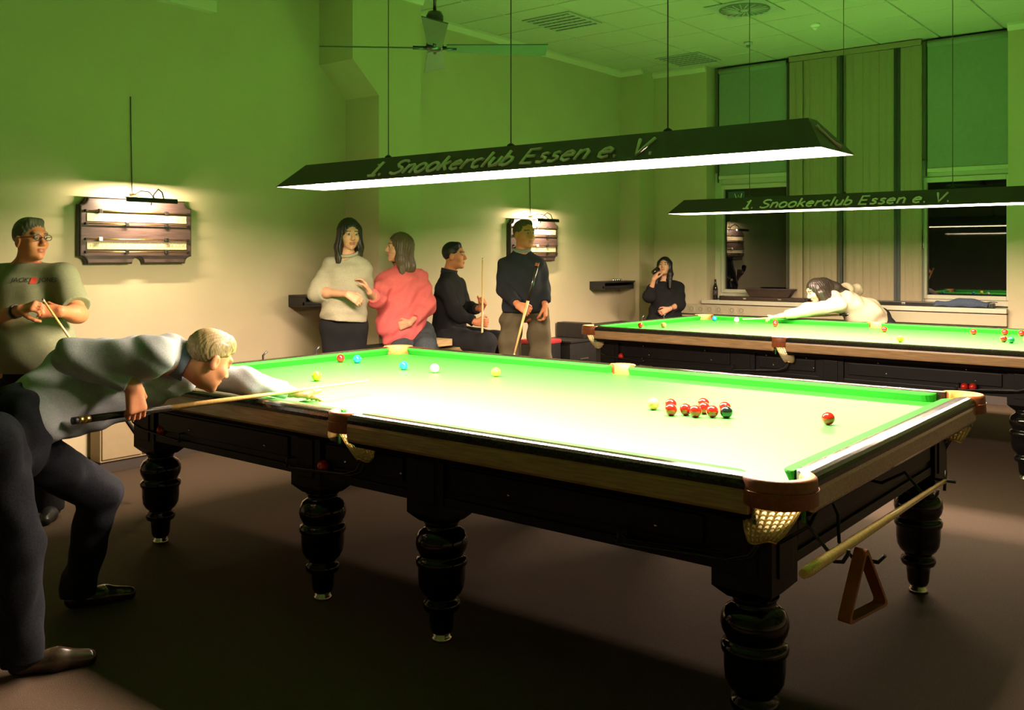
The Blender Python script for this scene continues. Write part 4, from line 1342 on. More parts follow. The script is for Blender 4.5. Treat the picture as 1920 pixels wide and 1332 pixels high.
def long_hair(c, R_, s, length=.30, front=True, part=0.0, width=1.0):
    b = Body()
    L = lambda *p: np.asarray(c) + R_ @ (np.array(p) * s)
    b.ell(L(0, -.016, .036), np.array((.086, .102, .098)) * s, R_, .01)
    for sx in (-1, 1):
        b.cone(L(sx * .066, .002, .04), L(sx * .078 * width, .004, -.10), .032 * s, .036 * s, .03)
        b.cone(L(sx * .078 * width, .004, -.10), L(sx * .085 * width, .030 if front else -.02, -length), .036 * s, .022 * s, .03)
    b.cone(L(0, -.06, .02), L(0, -.075, -.16), .062 * s, .062 * s, .05)
    b.cone(L(0, -.075, -.16), L(0, -.08, -length), .06 * s, .035 * s, .05)
    b.ell(L(0, .105, -.022), np.array((.062, .080, .098)) * s, R_, .012, True)
    b.cone(L(0, .03, -.12), L(0, .05, -.30), .055 * s, .06 * s, .02, False, True)
    return b

def shoe(b, heel, toe, h=.09, w=.042):
    heel, toe = np.asarray(heel, float), np.asarray(toe, float)
    d = nrmz(toe - heel); up = V3(0, 0, 1)
    L = np.linalg.norm(toe - heel)
    b.cone(heel + d * .04 + up * .038, heel + d * L * .55 + up * .036, w * .85, w * 1.02, .02)
    b.cone(heel + d * L * .55 + up * .036, heel + d * (L - .03) + up * .026, w * 1.02, w * .72, .02)
    b.cone(heel + d * .05 + up * .05, heel + d * .06 + up * (h + .02), w * .88, w * .86, .02)
    b.clip(heel + up * (-heel[2] + .0015), (0, 0, -1))
    return b

def ring_band(name, m, parent, c, axis, r, w, th, origin, ratio=1.0, wdir=None):
    """a band around an axis (collar, watch strap, cuff)"""
    axis = nrmz(axis)
    u = nrmz(wdir - axis * (np.asarray(wdir) @ axis)) if wdir is not None else nrmz(np.cross(axis, (0.3, .2, 1)))
    v = np.cross(axis, u)
    b = MB()
    N = 28
    vs = []
    for i in range(N):
        a = 2 * math.pi * i / N
        e = u * math.cos(a) * ratio + v * math.sin(a)
        for rr, z in ((r, -w / 2), (r + th, -w / 2), (r + th, w / 2), (r, w / 2)):
            vs.append(np.asarray(c) + e * rr + axis * z - np.asarray(origin))
    fs = [(i * 4 + k, i * 4 + (k + 1) % 4, ((i + 1) % N) * 4 + (k + 1) % 4, ((i + 1) % N) * 4 + k) for i in range(N) for k in range(4)]
    b.add(vs, fs, 0, True)
    return b.build(name, m, parent)

RT = V3(math.cos(.676), math.sin(.676), 0); FW = V3(-math.sin(.676), math.cos(.676), 0); UP = V3(0, 0, 1)
mid = lambda a, b_, t=.5: np.asarray(a, float) * (1 - t) + np.asarray(b_, float) * t

def figure(label, base, J, skin, hair, H=.006, shirt=None, trousers=None, shoes=None, name='person', paint=True, fem=False, hs=1.0):
    """J: joints in metres. Builds root > body, hair and clothing."""
    base = np.asarray(base, float)
    root = tag(empty('person', base), label, 'person')
    hc, hf, hu = J['head']
    R_ = head_frame(hf, hu)
    b = Body()
    L = add_head(b, hc, R_, hs, fem)
    nb = np.asarray(J['neck'])
    b.cone(L(0, -.022, -.055), nb, .050 * hs * (.88 if fem else 1), .056 * (.85 if fem else 1), .03)
    shR, shL = np.asarray(J['shR']), np.asarray(J['shL'])
    wd = nrmz(shR - shL)
    hip = np.asarray(J['hip'])
    chest = mid(nb, hip, .28)
    g = J.get('girth', 1.0)
    sp_ = [np.asarray(q, float) for q in J.get('spine', (chest, hip))]
    for q0_, q1_ in zip(sp_[:-1], sp_[1:]): b.ecap(q0_, q1_, .095 * g, .10 * g, wd, 1.35, .04)
    a_ = J.get('arm', 1.0)
    for S in 'RL':
        sh, el, wr = [np.asarray(J[k + S]) for k in ('sh', 'el', 'wr')]
        b.cone(nb - UP * .02, sh, .055, .055 * a_, .04)
        b.chain([sh, el, wr], [.050 * a_, .040 * a_, .0255 * a_], .02)
        b.cone(mid(el, wr, .25), mid(el, wr, .3), .043 * a_, .042 * a_, .03)
        hd = J.get('hand' + S)
        if hd: add_hand(b, wr, *hd[:3], **(hd[3] if len(hd) > 3 else {}))
    body = skin_object('body', b, H, [skin, 'eye_white', 'iris', 'lip', hair], root, paint=face_paint(hc, R_, hs) if paint else None, origin=base)
    return root, R_, L, base


# ---- the man leaning over the front table
P_hip = V3(*(-0.688,-2.028,0.904))
hc = V3(*(-0.49,-1.382,1.099))
J = dict(head=(hc, V3(.08, .86, -.50), V3(0, .45, .9)), neck=(-0.596,-1.492,1.128), shR=(-0.435,-1.671,1.144), shL=(-0.81,-1.331,1.035), hip=P_hip, spine=((-0.726,-1.494,1.061), (-0.809,-1.728,1.029), (-0.71,-1.995,0.917)),
         elR=(-0.561,-1.926,1.157), wrR=(-.488, -1.712, 1.026), elL=(-0.585,-1.125,0.976), wrL=(-.585, -.885, .905), arm=1.08, girth=.85)
J['handR'] = ((0.0, .16, -1), (-1, 0, 0), (0, 1, .16), dict(curl=(28, 100, 70), thumb=(.7, .5), s=1.08, spread=.03, kn=.004))
J['handL'] = ((.06, 1, -.32), (0, -.3, -1), (1, 0, .1), dict(curl=(2, 20, 16), thumb=(-.75, .1), s=1.08, spread=.30))
root, R_, L, base = figure('man in pale shirt and dark jeans leaning over the front table to play', (-.72, -1.95, 0), J, 'skin_a', 'hair_blond', .0045)
b = Body()
wd = nrmz(np.array(J['shR']) - np.array(J['shL']))
wdx = V3(1, -.1, 0)
b.ecap(P_hip + V3(0, .02, .03), (-0.78,-1.743,1.046), .130, .145, wdx, 1.15, .05)
b.ecap((-0.78,-1.743,1.046), (-0.726,-1.494,1.084), .145, .112, wdx, 1.22, .05)
b.cone((-0.772,-1.865,0.935), (-0.748,-1.589,0.969), .085, .10, .06)
b.cone((-0.719,-1.873,0.869), (-0.715,-1.537,0.933), .050, .055, .06)
b.cone((-0.715,-1.537,0.966), (-0.639,-1.399,1.002), .07, .05, .05)
b.cone(J['neck'], J['shR'], .072, .074, .045); b.cone(J['neck'], J['shL'], .072, .072, .045)
b.cone((-0.603,-1.601,1.127), J['shR'], .08, .072, .04)
b.chain([J['shR'], J['elR']], [.074, .060], .025)
b.cone(J['elR'], mid(J['elR'], J['wrR'], .88), .060, .044, .02, True)
b.chain([J['shL'], J['elL']], [.070, .058], .03)
b.cone(J['elL'], mid(J['elL'], J['wrL'], .86), .057, .036, .03, True)
b.clip(P_hip + V3(0, -.02, -.04), V3(.0, -1, -.30))
b.cone(J['neck'] + nrmz(hc - np.array(J['neck'])) * .07, J['neck'] + nrmz(hc - np.array(J['neck'])) * .2, .06, .09, .01, False, True)
skin_object('shirt', b, .006, ['shirt_pale'], root, (.0055, .12, 5), origin=base)
ax_n = nrmz(hc - V3(0, 0, .05) - np.array(J['neck']))
ring_band('collar', 'collar_blue', root, np.array(J['neck']) + ax_n * .055, ax_n, .066, .075, .013, base, 1.05, wd)
b = Body()
b.ecap(P_hip + V3(0, -.03, .03), P_hip + V3(0, -.05, -.08), .125, .13, wdx, 1.25, .05)
hR, kR, aR = V3(-.50, -2.23, .88), V3(-.53, -2.13, .50), V3(-.60, -2.085, .10)
hL, kL, aL = V3(-.74, -2.12, .88), V3(-.92, -1.62, .53), V3(-1.10, -1.62, .10)
b.chain([hR, kR, aR], [.112, .084, .074], .04); b.chain([hL, kL, aL], [.112, .082, .068], .04)
b.cone(aR + V3(0, 0, .02), aR + V3(0, 0, -.04), .072, .074, .02, True); b.cone(aL + V3(0, 0, .02), aL + V3(0, 0, -.04), .066, .068, .02, True)
skin_object('jeans', b, .008, ['jeans_dark'], root, (.005, .11, 8), origin=base)
for hl, to in (((-.64, -2.12, 0), (-.50, -1.85, 0)), ((-1.12, -1.68, 0), (-1.02, -1.40, 0))):
    b = shoe(Body(), hl, to)
    skin_object('shoe', b, .006, ['shoe'], root, origin=base)
hb_ = short_hair(hc, R_, 1.0, .082, -.060)
hb_.ell(L(0, .022, .078), (.062, .066, .050), R_, .03)
skin_object('hair', hb_, .0035, ['hair_blond'], root, origin=base, strand=(.0012, 62, hc, R_, 'short'))

# ---- man in glasses by the left wall
hc = V3(*(-2.701,-1.104,1.627))
fwd = RT * .88 - FW * .42
J = dict(head=(hc, fwd, UP), neck=(-2.777,-1.101,1.48), shR=(-2.98,-1.226,1.385), shL=(-2.56,-0.991,1.399), hip=(-2.767,-1.093,0.841),
         elR=(-2.851,-1.353,1.141), wrR=(-2.336,-1.324,1.238), elL=(-2.344,-0.998,1.199), wrL=(-2.229,-1.162,1.229), arm=1.2, girth=1.4)
J['handR'] = (RT * .85 + UP * .25 - FW * .2, -UP * .6 + FW * .5, UP * .5 - FW * .6, dict(curl=(45, 70, 45), thumb=(.6, .4)))
J['handL'] = (-RT * .8 + UP * .02 - FW * .4, FW * .8 - UP * .2, UP * .8, dict(curl=(70, 90, 50), thumb=(.6, .5)))
root, R_, L, base = figure('man in glasses and sage green t-shirt standing by the left wall', (*np.array((-2.767,-1.093,0.841))[:2], 0), J, 'skin_b', 'hair_grey', .0055, hs=1.04)
hip = np.array(J['hip'])
b = Body()
wd = nrmz(np.array(J['shR']) - np.array(J['shL']))
b.ecap((-2.746,-1.115,1.299), (-2.619,-1.141,1.042), .155, .185, wd, 1.30, .06)
b.ecap((-2.619,-1.141,1.042), hip + UP * .02, .185, .165, wd, 1.28, .06)
b.cone(J['neck'] - UP * .035, J['shR'], .07, .085, .05); b.cone(J['neck'] - UP * .035, J['shL'], .07, .085, .05)
for S in 'RL': b.cone(J['sh' + S], mid(J['sh' + S], J['el' + S], .80), .085, .082, .04, True)
b.clip(hip + UP * .02, -UP)
b.cone(np.array(J['neck']) + UP * .01, np.array(J['neck']) + UP * .1, .072, .10, .01, False, True)
tee = skin_object('t_shirt', b, .007, ['tee_sage'], root, (.005, .17, 2), origin=base)
# printed words across the chest, laid on the shirt
def chest_text(txt, c0, width, height, ms):
    cu = bpy.data.curves.new('print', 'FONT'); cu.body = txt; cu.size = 1.0; cu.resolution_u = 2
    ob = bpy.data.objects.new('tmp', cu); COL.objects.link(ob)
    bpy.context.view_layer.update()
    dg = bpy.context.evaluated_depsgraph_get()
    me = bpy.data.meshes.new_from_object(ob.evaluated_get(dg))
    bm = bmesh.new(); bm.from_mesh(me)
    bmesh.ops.triangulate(bm, faces=bm.faces)
    bmesh.ops.subdivide_edges(bm, edges=[e for e in bm.edges if e.calc_length() > .15], cuts=2)
    xs = [v.co.x for v in bm.verts]; ys = [v.co.y for v in bm.verts]
    w0, h0 = max(xs) - min(xs), max(ys) - min(ys)
    out = [((v.co.x - min(xs)) / w0 * width, (v.co.y - min(ys)) / h0 * height) for v in bm.verts]
    fs = [[v.index for v in f.verts] for f in bm.faces]
    bm.free(); bpy.data.objects.remove(ob)
    return out, fs
from mathutils.bvhtree import BVHTree
bvh = BVHTree.FromPolygons([v.co + Vector(base) for v in tee.data.vertices], [list(p.vertices) for p in tee.data.polygons])
def lay(pts, org, off=.005):
    res = []
    for x, y in pts:
        p = org + RT * x + UP * y - FW * .6
        hit = bvh.ray_cast(Vector(p), Vector(FW))
        res.append((np.array(hit[0]) if hit[0] else p + FW * .45) - FW * off - base)
    return res
M['print_navy'] = mat('print_navy', (0.02, 0.025, 0.04), .8); M['print_red'] = mat('print_red', (0.65, 0.06, 0.03), .8)
o1 = np.array((-2.622,-1.298,1.374))
for txt, x0, w_ in (('JACK', 0, .100), ('JONES', .145, .118)):
    pts, fs = chest_text(txt, None, w_, .034, None)
    MB().add(lay([(x + x0, y) for x, y in pts], o1), fs).build('shirt_print', 'print_navy', tee, fix=False)
g_ = [(.106 + .033 * i / 4, .034 * j / 4) for j in range(5) for i in range(5)]
MB().add(lay(g_, o1, .005), [(j * 5 + i, j * 5 + i + 1, j * 5 + i + 6, j * 5 + i + 5) for j in range(4) for i in range(4)]).build('shirt_print', 'print_red', tee, fix=False)
b = Body()
b.ecap(hip + UP * .06, hip - UP * .08, .14, .15, wd, 1.3, .05)
fl_ = lambda x, y, z: V3(x, y, z)
for sg in (-1, 1):
    h_ = hip + wd * .10 * sg - UP * .08
    k_ = V3(h_[0], h_[1], .50) + wd * .02 * sg - FW * .02; a_ = V3(h_[0], h_[1], .06) + wd * .04 * sg
    b.chain([h_, k_, a_], [.125, .095, .08], .04)
b.clip(V3(0, 0, .04), -UP)
skin_object('trousers', b, .009, ['black_cloth'], root, (.006, .14, 4), origin=base)
for sg in (-1, 1):
    a_ = hip + wd * .15 * sg; a_[2] = 0
    skin_object('shoe', shoe(Body(), a_ + FW * .06, a_ - FW * .2 + RT * .06), .007, ['shoe_black'], root, origin=base)
skin_object('hair', short_hair(hc, R_, 1.04), .005, ['hair_grey'], root, origin=base, strand=(.0012, 34, hc, R_, 'short'))
bb = MB()
for sx in (-1, 1):
    bb.tube([L(sx * .032 + .024 * math.cos(a * math.pi / 8), .100, .010 + .016 * math.sin(a * math.pi / 8)) - base for a in range(16)], .0022, 5, closed=True)
    bb.tube([L(sx * .055, .098, .014) - base, L(sx * .078, .05, .014) - base, L(sx * .082, -.012, .008) - base], .0022, 5)
bb.tube([L(-.010, .102, .012) - base, L(.010, .102, .012) - base], .0022, 5)
bb.build('glasses', 'black_metal', root)
ring_band('wrist_watch', 'black_metal', root, mid(J['elR'], J['wrR'], .90), np.array(J['wrR']) - np.array(J['elR']), .033, .030, .006, base)
cue('cue held slanting in both hands by the man in glasses', (-2.413,-0.489,0.271), (-2.181,-1.277,1.302), .0145, .0055, butt_len=.33)

# ---- tall woman in the cream sweater
hc = V3(*(-2.695,1.337,1.702))
fwd = RT * .45 - FW * .88 - UP * .12
J = dict(head=(hc, fwd, UP), neck=(-2.726,1.337,1.551), shR=(-2.828,1.255,1.442), shL=(-2.644,1.441,1.433), hip=(-2.765,1.344,1.028),
         elR=(-2.853,1.158,1.251), wrR=(-2.537,1.181,1.241), elL=(-2.689,1.494,1.245), wrL=(-2.611,1.378,1.175), arm=.9, girth=.9)
J['handR'] = (RT * .8 - UP * .45 - FW * .1, FW * .7 - UP * .4, UP * .8, dict(curl=(30, 45, 25), s=.95))
J['handL'] = (-RT * .8 - FW * .3, FW, UP, dict(curl=(30, 40, 30), s=.95))
root, R_, L, base = figure('tall woman with long dark hair in a cream sweater', (*np.array(J['hip'])[:2], 0), J, 'skin_c', 'hair_dark', .0065, fem=True)
hip = np.array(J['hip']); wd = nrmz(np.array(J['shR']) - np.array(J['shL']))
b = Body()
b.ecap((-2.726,1.337,1.4), (-2.743,1.324,1.051), .115, .135, wd, 1.38, .05)
b.cone(J['neck'] - UP * .03, J['shR'], .058, .060, .04); b.cone(J['neck'] - UP * .03, J['shL'], .058, .060, .04)
b.cone(J['shR'], J['elR'], .072, .078, .04); b.cone(J['elR'], mid(J['elR'], J['wrR'], .22), .075, .060, .03, True)
b.cone(J['shL'], J['elL'], .068, .07, .04); b.cone(J['elL'], mid(J['elL'], J['wrL'], .6), .06, .05, .03, True)
b.clip((-2.743,1.324,1.026), -UP - RT * .08)
b.cone(np.array(J['neck']) - UP * .0 - FW * .03, np.array(J['neck']) + UP * .1 - FW * .06, .055, .09, .01, False, True)
b.cone(np.array(J['neck']) - UP * .12 - FW * .14, np.array(J['neck']) + UP * .02 - FW * .10, .02, .062, .01, False, True)
skin_object('sweater', b, .0075, ['cream_fleece'], root, (.006, .13, 11), origin=base)
ring_band('sweater_collar', 'cream_fleece', root, np.array(J['neck']) + UP * .01, UP - FW * .45, .070, .026, .012, base, 1.15, wd)
b = Body()
b.ecap(hip + UP * .05, hip - UP * .06, .115, .125, wd, 1.35, .05)
for sg in (-1, 1):
    h_ = hip + wd * .075 * sg - UP * .06
    b.chain([h_, V3(h_[0], h_[1], .50) - wd * .02 * sg, V3(h_[0], h_[1], .05) - wd * .02 * sg], [.115, .075, .055], .04)
b.clip(V3(0, 0, .03), -UP)
skin_object('trousers', b, .009, ['black_cloth'], root, (.004, .12, 4), origin=base)
for sg in (-1, 1):
    a_ = hip + wd * .06 * sg; a_[2] = 0
    skin_object('shoe', shoe(Body(), a_ + FW * .05, a_ - FW * .17, .07, .036), .008, ['shoe_black'], root, origin=base)
skin_object('hair', long_hair(hc, R_, 1.0, .34, True), .006, ['hair_dark'], root, origin=base, strand=(.0022, 26, hc, R_, 'long'))

# ---- woman in the pink shirt, perched on the bench
hc = V3(*(-2.678,1.862,1.601))
fwd = -RT * .95 - FW * .28 + UP * .02
J = dict(head=(hc, fwd, UP), neck=(-2.676,1.916,1.459), shR=(-2.735,1.753,1.319), shL=(-2.628,2.057,1.328), hip=(-2.726,2.016,0.913),
         elR=(-2.616,1.553,1.185), wrR=(-2.518,1.388,1.248), elL=(-2.513,2.021,1.114), wrL=(-2.481,1.79,0.99), arm=.92, girth=1.0)
J['handR'] = (-RT * .5 + UP * .85, -FW * .3 - RT * .6, -FW, dict(curl=(20, 30, 20), s=.95))
J['handL'] = (-RT * .85 - UP * .25, FW * .8, UP, dict(curl=(55, 70, 40), s=.95))
root, R_, L, base = figure('woman with shoulder length brown hair in a loose pink shirt', (*np.array(J['hip'])[:2], 0), J, 'skin_c', 'hair_brown', .0065, fem=True)
hip = np.array(J['hip']); wd = nrmz(np.array(J['shR']) - np.array(J['shL']))
b = Body()
b.ecap((-2.679,1.888,1.3), (-2.664,1.874,0.982), .135, .165, wd, 1.32, .05)
b.cone((-2.665,1.77,0.922), (-2.577,1.867,0.899), .09, .09, .06)
b.cone((-2.667,1.743,0.836), (-2.593,1.803,0.828), .045, .05, .05)
b.cone(J['neck'] - UP * .03, J['shR'], .058, .064, .05); b.cone(J['neck'] - UP * .03, J['shL'], .058, .066, .05)
b.cone(J['shR'], J['elR'], .075, .068, .04); b.cone(J['elR'], mid(J['elR'], J['wrR'], .5), .065, .055, .03, True)
b.cone(J['shL'], J['elL'], .08, .078, .04); b.cone(J['elL'], mid(J['elL'], J['wrL'], .75), .075, .055, .03, True)
b.cone(np.array(J['neck']) + UP * .02 - RT * .03, np.array(J['neck']) + UP * .1 - RT * .06, .055, .09, .01, False, True)
sh_ = skin_object('shirt', b, .0075, ['pink_cord'], root, (.007, .11, 21), origin=base)
ring_band('shirt_collar', 'pink_cord', root, np.array(J['neck']) + UP * .015, UP - RT * .35, .062, .045, .012, base, 1.1, wd)
bb = MB()
bb.tube([np.array((-2.613,1.684,1.448)) - base, np.array((-2.595,1.673,1.319)) - base], .006, 5)
b = Body()
b.ecap(hip + UP * .02, hip - UP * .06, .12, .14, wd, 1.3, .05)
b.chain([hip + V3(.05, -.06, -.05), (-2.446,1.6,0.648), (-2.446,1.6,0.184)], [.12, .09, .06], .04)
b.chain([hip + V3(.08, .08, -.05), (-2.325,1.825,0.786), (-2.307,1.776,0.217)], [.12, .09, .06], .04)
skin_object('jeans', b, .009, ['jeans_grey'], root, (.005, .1, 6), origin=base)
for p in ((-2.446,1.6,0.133), (-2.307,1.776,0.153)):
    p = np.array(p)
    skin_object('shoe', shoe(Body(), p - V3(0, 0, .04) - RT * -.05, p - V3(0, 0, .04) - RT * .2, .06, .036), .008, ['shoe_black'], root, origin=base)
skin_object('hair', long_hair(hc, R_, .98, .225, False, width=.95), .006, ['hair_brown'], root, origin=base, strand=(.0022, 26, hc, R_, 'long'))

# ---- seated man in black with a cue
hc = V3(*(-2.724,2.595,1.535))
fwd = RT * .97 - FW * .18
J = dict(head=(hc, fwd, UP), neck=(-2.774,2.58,1.382), shR=(-2.679,2.4,1.255), shL=(-2.824,2.771,1.257), hip=(-2.795,2.602,0.855),
         elR=(-2.534,2.427,1.027), wrR=(-2.378,2.487,0.961), elL=(-2.796,2.819,1.071), wrL=(-2.44,2.63,1.067), arm=1.0, girth=1.0)
J['handR'] = (RT * .95 - UP * .05, FW * .9, UP, dict(curl=(60, 85, 50), thumb=(.6, .5)))
J['handL'] = (RT * .35 + UP * .7 - FW * .5, -RT * .6 - FW * .3, -RT, dict(curl=(55, 80, 50)))
root, R_, L, base = figure('seated man in black shirt holding an upright cue', (*np.array(J['hip'])[:2], 0), J, 'skin_b', 'hair_dark', .0065)
hip = np.array(J['hip']); wd = nrmz(np.array(J['shR']) - np.array(J['shL']))
b = Body()
b.ecap((-2.761,2.565,1.211), (-2.795,2.602,0.874), .125, .145, wd, 1.38, .05)
b.cone(J['neck'] - UP * .03, J['shR'], .062, .066, .05); b.cone(J['neck'] - UP * .03, J['shL'], .062, .066, .05)
for S, f_ in (('R', .85), ('L', .80)):
    b.cone(J['sh' + S], J['el' + S], .070, .062, .035); b.cone(J['el' + S], mid(J['el' + S], J['wr' + S], f_), .064, .045, .03, True)
b.cone(np.array(J['neck']) + UP * .015, np.array(J['neck']) + UP * .1, .058, .09, .01, False, True)
skin_object('shirt', b, .0075, ['black_cloth'], root, (.007, .13, 31), origin=base)
ring_band('shirt_collar', 'charcoal', root, np.array(J['neck']) + UP * .012, UP + RT * .2, .062, .045, .012, base, 1.05, wd)
b = Body()
b.ecap(hip + UP * .03, hip - UP * .05, .13, .14, wd, 1.3, .05)
b.chain([hip + wd * .09 - UP * .05, (-2.274,2.507,0.791), (-2.299,2.487,0.189)], [.115, .085, .065], .04)
b.chain([hip - wd * .09 - UP * .05, (-2.333,2.78,0.782), (-2.352,2.765,0.18)], [.115, .085, .065], .04)
skin_object('trousers', b, .009, ['charcoal'], root, (.005, .11, 6), origin=base)
for p in ((-2.299,2.487,0.143), (-2.352,2.765,0.133)):
    p = np.array(p)
    skin_object('shoe', shoe(Body(), p - V3(0, 0, .03) - RT * .05, p - V3(0, 0, .03) + RT * .22, .07, .04), .008, ['shoe_black'], root, origin=base)
skin_object('hair', short_hair(hc, R_, 1.0), .0055, ['hair_black'], root, origin=base, strand=(.0012, 34, hc, R_, 'short'))
cue('upright pale cue held by the seated man in black', (*np.array((-2.287,2.458,0.808))[:2], .012), (-2.306,2.494,1.516), .014, .006, wrap=False)

# ---- standing man in the dark sweater
hc = V3(*(-1.868,2.512,1.711))
fwd = RT * .62 - FW * .78
J = dict(head=(hc, fwd, UP), neck=(-1.894,2.517,1.561), shR=(-1.985,2.418,1.446), shL=(-1.818,2.629,1.454), hip=(-1.892,2.557,1.076),
         elR=(-1.977,2.373,1.262), wrR=(-1.732,2.262,1.138), elL=(-1.783,2.657,1.267), wrL=(-1.686,2.556,1.132), arm=1.0, girth=1.0)
J['handR'] = (RT * .75 - UP * .45 - FW * .2, FW * .8 - UP * .2, UP * .7 + RT * .3, dict(curl=(70, 90, 50), thumb=(.6, .5)))
J['handL'] = (-UP + RT * .05, -RT * .8 + FW * .2, -FW, dict(curl=(30, 45, 30)))
root, R_, L, base = figure('standing man in dark half-zip sweater and olive trousers holding a cue', (*np.array(J['hip'])[:2], 0), J, 'skin_b', 'hair_cropped', .0065)
hip = np.array(J['hip']); wd = nrmz(np.array(J['shR']) - np.array(J['shL']))
b = Body()
b.ecap((-1.891,2.52,1.402), (-1.877,2.531,1.091), .125, .138, wd, 1.36, .05)
b.cone(J['neck'] - UP * .03, J['shR'], .062, .066, .05); b.cone(J['neck'] - UP * .03, J['shL'], .062, .066, .05)
for S, f_ in (('R', .86), ('L', .88)):
    b.cone(J['sh' + S], J['el' + S], .070, .062, .035); b.cone(J['el' + S], mid(J['el' + S], J['wr' + S], f_), .062, .045, .03, True)
b.clip((-1.861,2.518,1.07), -UP)
b.cone(np.array(J['neck']) + UP * .015, np.array(J['neck']) + UP * .1, .058, .09, .01, False, True)
b.cone(np.array(J['neck']) - UP * .10 - FW * .135, np.array(J['neck']) + UP * .02 - FW * .10, .006, .03, .008, False, True)
skin_object('sweater', b, .0075, ['navy_knit'], root, (.006, .13, 41), origin=base)
fab('collar_check', (0.20, 0.24, 0.20)); 
ring_band('shirt_collar', 'collar_check', root, np.array(J['neck']) + UP * .018, UP - FW * .25, .062, .045, .010, base, 1.05, wd)
b = Body()
b.ecap(hip + UP * .05, hip + UP * .02, .12, .125, wd, 1.35, .03)
for sg in (-1, 1):
    h_ = hip + wd * .105 * sg - UP * .02
    b.chain([h_, V3(h_[0], h_[1], .50) + wd * .05 * sg, V3(h_[0], h_[1], .07) + wd * .07 * sg], [.100, .088, .080], .010)
b.clip(V3(0, 0, .03), -UP)
skin_object('trousers', b, .009, ['olive_trousers'], root, (.010, .12, 9), origin=base)
for sg in (-1, 1):
    a_ = hip + wd * .13 * sg; a_[2] = 0
    skin_object('shoe', shoe(Body(), a_ + FW * .06, a_ - FW * .2), .008, ['shoe_black'], root, origin=base)
skin_object('hair', short_hair(hc, R_, .985), .0055, ['hair_cropped'], root, origin=base, strand=(.0012, 34, hc, R_, 'short'))
cue('cue held slanting across the body of the standing man', (-1.6,2.342,1.483), (-1.684,2.147,0.754), .0165, .007, butt_len=.42, rings='mahogany')

# ---- woman in black drinking by the far wall
hc = V3(*(-2.809,6.501,1.406))
fwd = -RT * .35 - FW * .9 + UP * .22
J = dict(head=(hc, fwd, UP), neck=(-2.824,6.54,1.249), shR=(-2.91,6.419,1.126), shL=(-2.736,6.688,1.136), hip=(-2.834,6.545,0.751),
         elR=(-2.879,6.252,1.048), wrR=(-2.783,6.201,1.256), elL=(-2.642,6.57,0.94), wrL=(-2.644,6.312,0.899), arm=.95, girth=1.0)
J['handR'] = (UP * .8 + RT * .3, RT * .8 + FW * .4, -FW, dict(curl=(50, 60, 40), s=.95))
J['handL'] = (-RT * .85 - UP * .4, FW * .8, UP, dict(curl=(30, 40, 30), s=.95))
root, R_, L, base = figure('woman with long black hair in black drinking from a glass', (*np.array(J['hip'])[:2], 0), J, 'skin_c', 'hair_black', .0075, fem=True, hs=.95)
hip = np.array(J['hip']); wd = nrmz(np.array(J['shR']) - np.array(J['shL']))
b = Body()
b.ecap((-2.804,6.505,1.048), (-2.809,6.501,0.722), .13, .165, wd, 1.34, .05)
b.ecap((-2.809,6.501,0.722), hip - UP * .25, .165, .15, wd, 1.32, .05)
b.cone(J['neck'] - UP * .05, J['shR'], .06, .08, .05); b.cone(J['neck'] - UP * .05, J['shL'], .06, .08, .05)
b.cone(J['shR'], J['elR'], .082, .075, .04); b.cone(J['elR'], mid(J['elR'], J['wrR'], .60), .07, .055, .03, True)
b.cone(J['shL'], J['elL'], .082, .075, .04); b.cone(J['elL'], mid(J['elL'], J['wrL'], .45), .065, .05, .03, True)
b.cone(np.array(J['neck']) - UP * .10 - FW * .16, np.array(J['neck']) + UP * .06 - FW * .10, .012, .06, .01, False, True)
b.clip(hip - UP * .28, -UP)
skin_object('blouse', b, .009, ['black_cloth'], root, (.006, .12, 51), origin=base)
b = Body()
for sg in (-1, 1):
    h_ = hip + wd * .08 * sg - UP * .1
    b.chain([h_, V3(h_[0], h_[1], .42), V3(h_[0], h_[1], .05)], [.12, .09, .07], .04)
b.clip(V3(0, 0, .03), -UP)
skin_object('trousers', b, .011, ['black_cloth'], root, (.004, .12, 4), origin=base)
for sg in (-1, 1):
    a_ = hip + wd * .08 * sg; a_[2] = 0
    skin_object('shoe', shoe(Body(), a_ + FW * .05, a_ - FW * .17, .07, .036), .009, ['shoe_black'], root, origin=base)
skin_object('hair', long_hair(hc, R_, .95, .28, True), .0075, ['hair_black'], root, origin=base, strand=(.0022, 26, hc, R_, 'long'))
ring_band('bracelet', 'steel', root, mid(J['elL'], J['wrL'], .82), np.array(J['wrL']) - np.array(J['elL']), .028, .012, .005, base)
gp = np.array((-2.733,6.151,1.359))
gl = tag(empty('drinking_glass', gp), 'small dark glass raised to the mouth of the woman in black', 'glass')
ax2 = Vector(nrmz(RT * .55 + FW * .2 - UP * -.4))
b = MB()
q0 = ax2.to_track_quat('Z', 'Y')
prof_ = [(.022, -.05), (.026, -.048), (.031, .05), (.029, .05), (.024, -.04), (.001, -.04)]
vs_ = [q0 @ Vector((r * math.cos(2 * math.pi * k / 16), r * math.sin(2 * math.pi * k / 16), z)) for r, z in prof_ for k in range(16)]
b.add(vs_, [(i * 16 + k, i * 16 + (k + 1) % 16, (i + 1) * 16 + (k + 1) % 16, (i + 1) * 16 + k) for i in range(len(prof_) - 1) for k in range(16)] + [tuple(range(16))[::-1]], 0, True)
b.build('tumbler', 'bottle', gl)

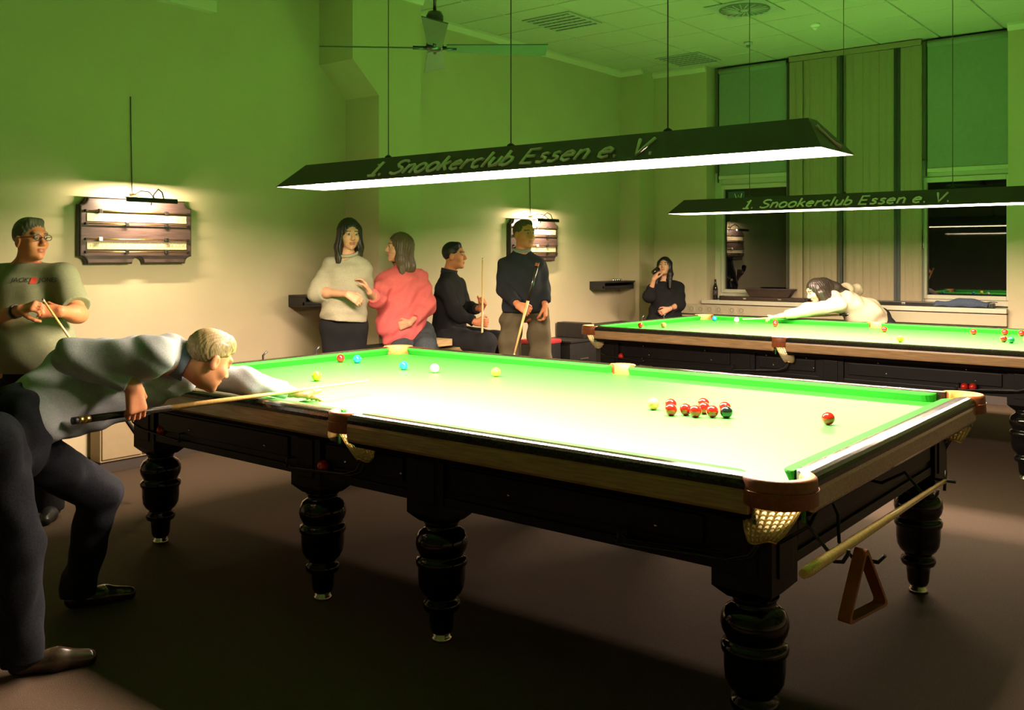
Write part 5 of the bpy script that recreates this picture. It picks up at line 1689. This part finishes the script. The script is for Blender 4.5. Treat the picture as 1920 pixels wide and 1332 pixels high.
# ---- woman bent over the back table
hc = V3(*(-0.632,5.747,1.178))
fwd = -RT * .88 - UP * .42 - FW * .1
J = dict(head=(hc, fwd, -RT * .35 + UP), neck=(-0.535,5.915,1.121), shR=(-0.544,6.33,1.169), shL=(-0.409,5.759,1.044), hip=(-0.203,6.348,0.862),
         elR=(-0.486,6.505,1.166), wrR=(-0.539,6.398,0.969), elL=(-0.674,5.585,0.989), wrL=(-0.903,5.465,0.927), arm=.95, girth=1.0)
J['handL'] = (-RT * .95 - UP * .10, -UP, FW * .8, dict(curl=(15, 35, 25), s=.95, thumb=(-.4, .3)))
J['handR'] = (-UP, RT * -.5, -FW, dict(curl=(70, 85, 50), s=.95))
root, R_, L, base = figure('dark haired woman in pale beige sweater leaning over the back table', (*np.array((-0.237,6.32,0.375))[:2], 0), J, 'skin_d', 'hair_dark', .007, fem=True)
hip = np.array(J['hip']); wd = nrmz(np.array(J['shR']) - np.array(J['shL']))
b = Body()
b.ecap((-0.45,6.06,1.053), (-0.292,6.238,0.941), .125, .145, FW, 1.38, .05)
b.ecap((-0.292,6.238,0.941), (-0.237,6.32,0.862), .145, .140, FW, 1.35, .05)
b.cone((-0.365,6.051,0.892), (-0.208,6.228,0.857), .09, .10, .06)
b.cone(J['neck'], J['shR'], .07, .075, .05); b.cone(J['neck'], J['shL'], .07, .078, .05)
b.cone(J['shR'], J['elR'], .075, .062, .04); b.cone(J['elR'], mid(J['elR'], J['wrR'], .8), .06, .045, .03, True)
b.cone(J['shL'], J['elL'], .080, .066, .04); b.cone(J['elL'], mid(J['elL'], J['wrL'], .80), .064, .040, .03, True)
b.clip(hip - UP * .06 + RT * .03, RT * .6 - UP)
skin_object('sweater', b, .0085, ['beige_sweater'], root, (.008, .14, 61), origin=base)
b = Body()
b.ecap(hip + UP * .02, hip - UP * .08 + RT * .03, .12, .135, FW, 1.35, .05)
for sg in (-1, 1):
    h_ = hip + FW * .09 * sg - UP * .08 + RT * .03
    b.chain([h_, V3(h_[0], h_[1], .45) - RT * .05, V3(h_[0], h_[1], .06)], [.12, .085, .065], .04)
b.clip(V3(0, 0, .03), -UP)
skin_object('trousers', b, .011, ['black_cloth'], root, (.004, .12, 4), origin=base)
for sg in (-1, 1):
    a_ = hip + FW * .09 * sg + RT * .03; a_[2] = 0
    skin_object('shoe', shoe(Body(), a_ + RT * .05, a_ - RT * .17, .07, .036), .009, ['shoe_black'], root, origin=base)
hb_ = long_hair(hc, R_, .98, .15, False, width=.85)
hb_.chain([(-0.591,5.844,1.242), (-0.509,5.935,1.203), (-0.428,6.077,1.168)], [.075, .058, .022], .04)
hb_.chain([(-0.557,5.679,1.161), (-0.524,5.692,1.097)], [.05, .03], .03)
skin_object('hair', hb_, .0065, ['hair_dark'], root, origin=base, strand=(.0022, 24, hc, R_, 'long'))
cue('cue of the woman leaning over the back table', (-0.222,6.14,0.948), (-1.175,5.183,0.898), .014, .006, butt_len=.25)
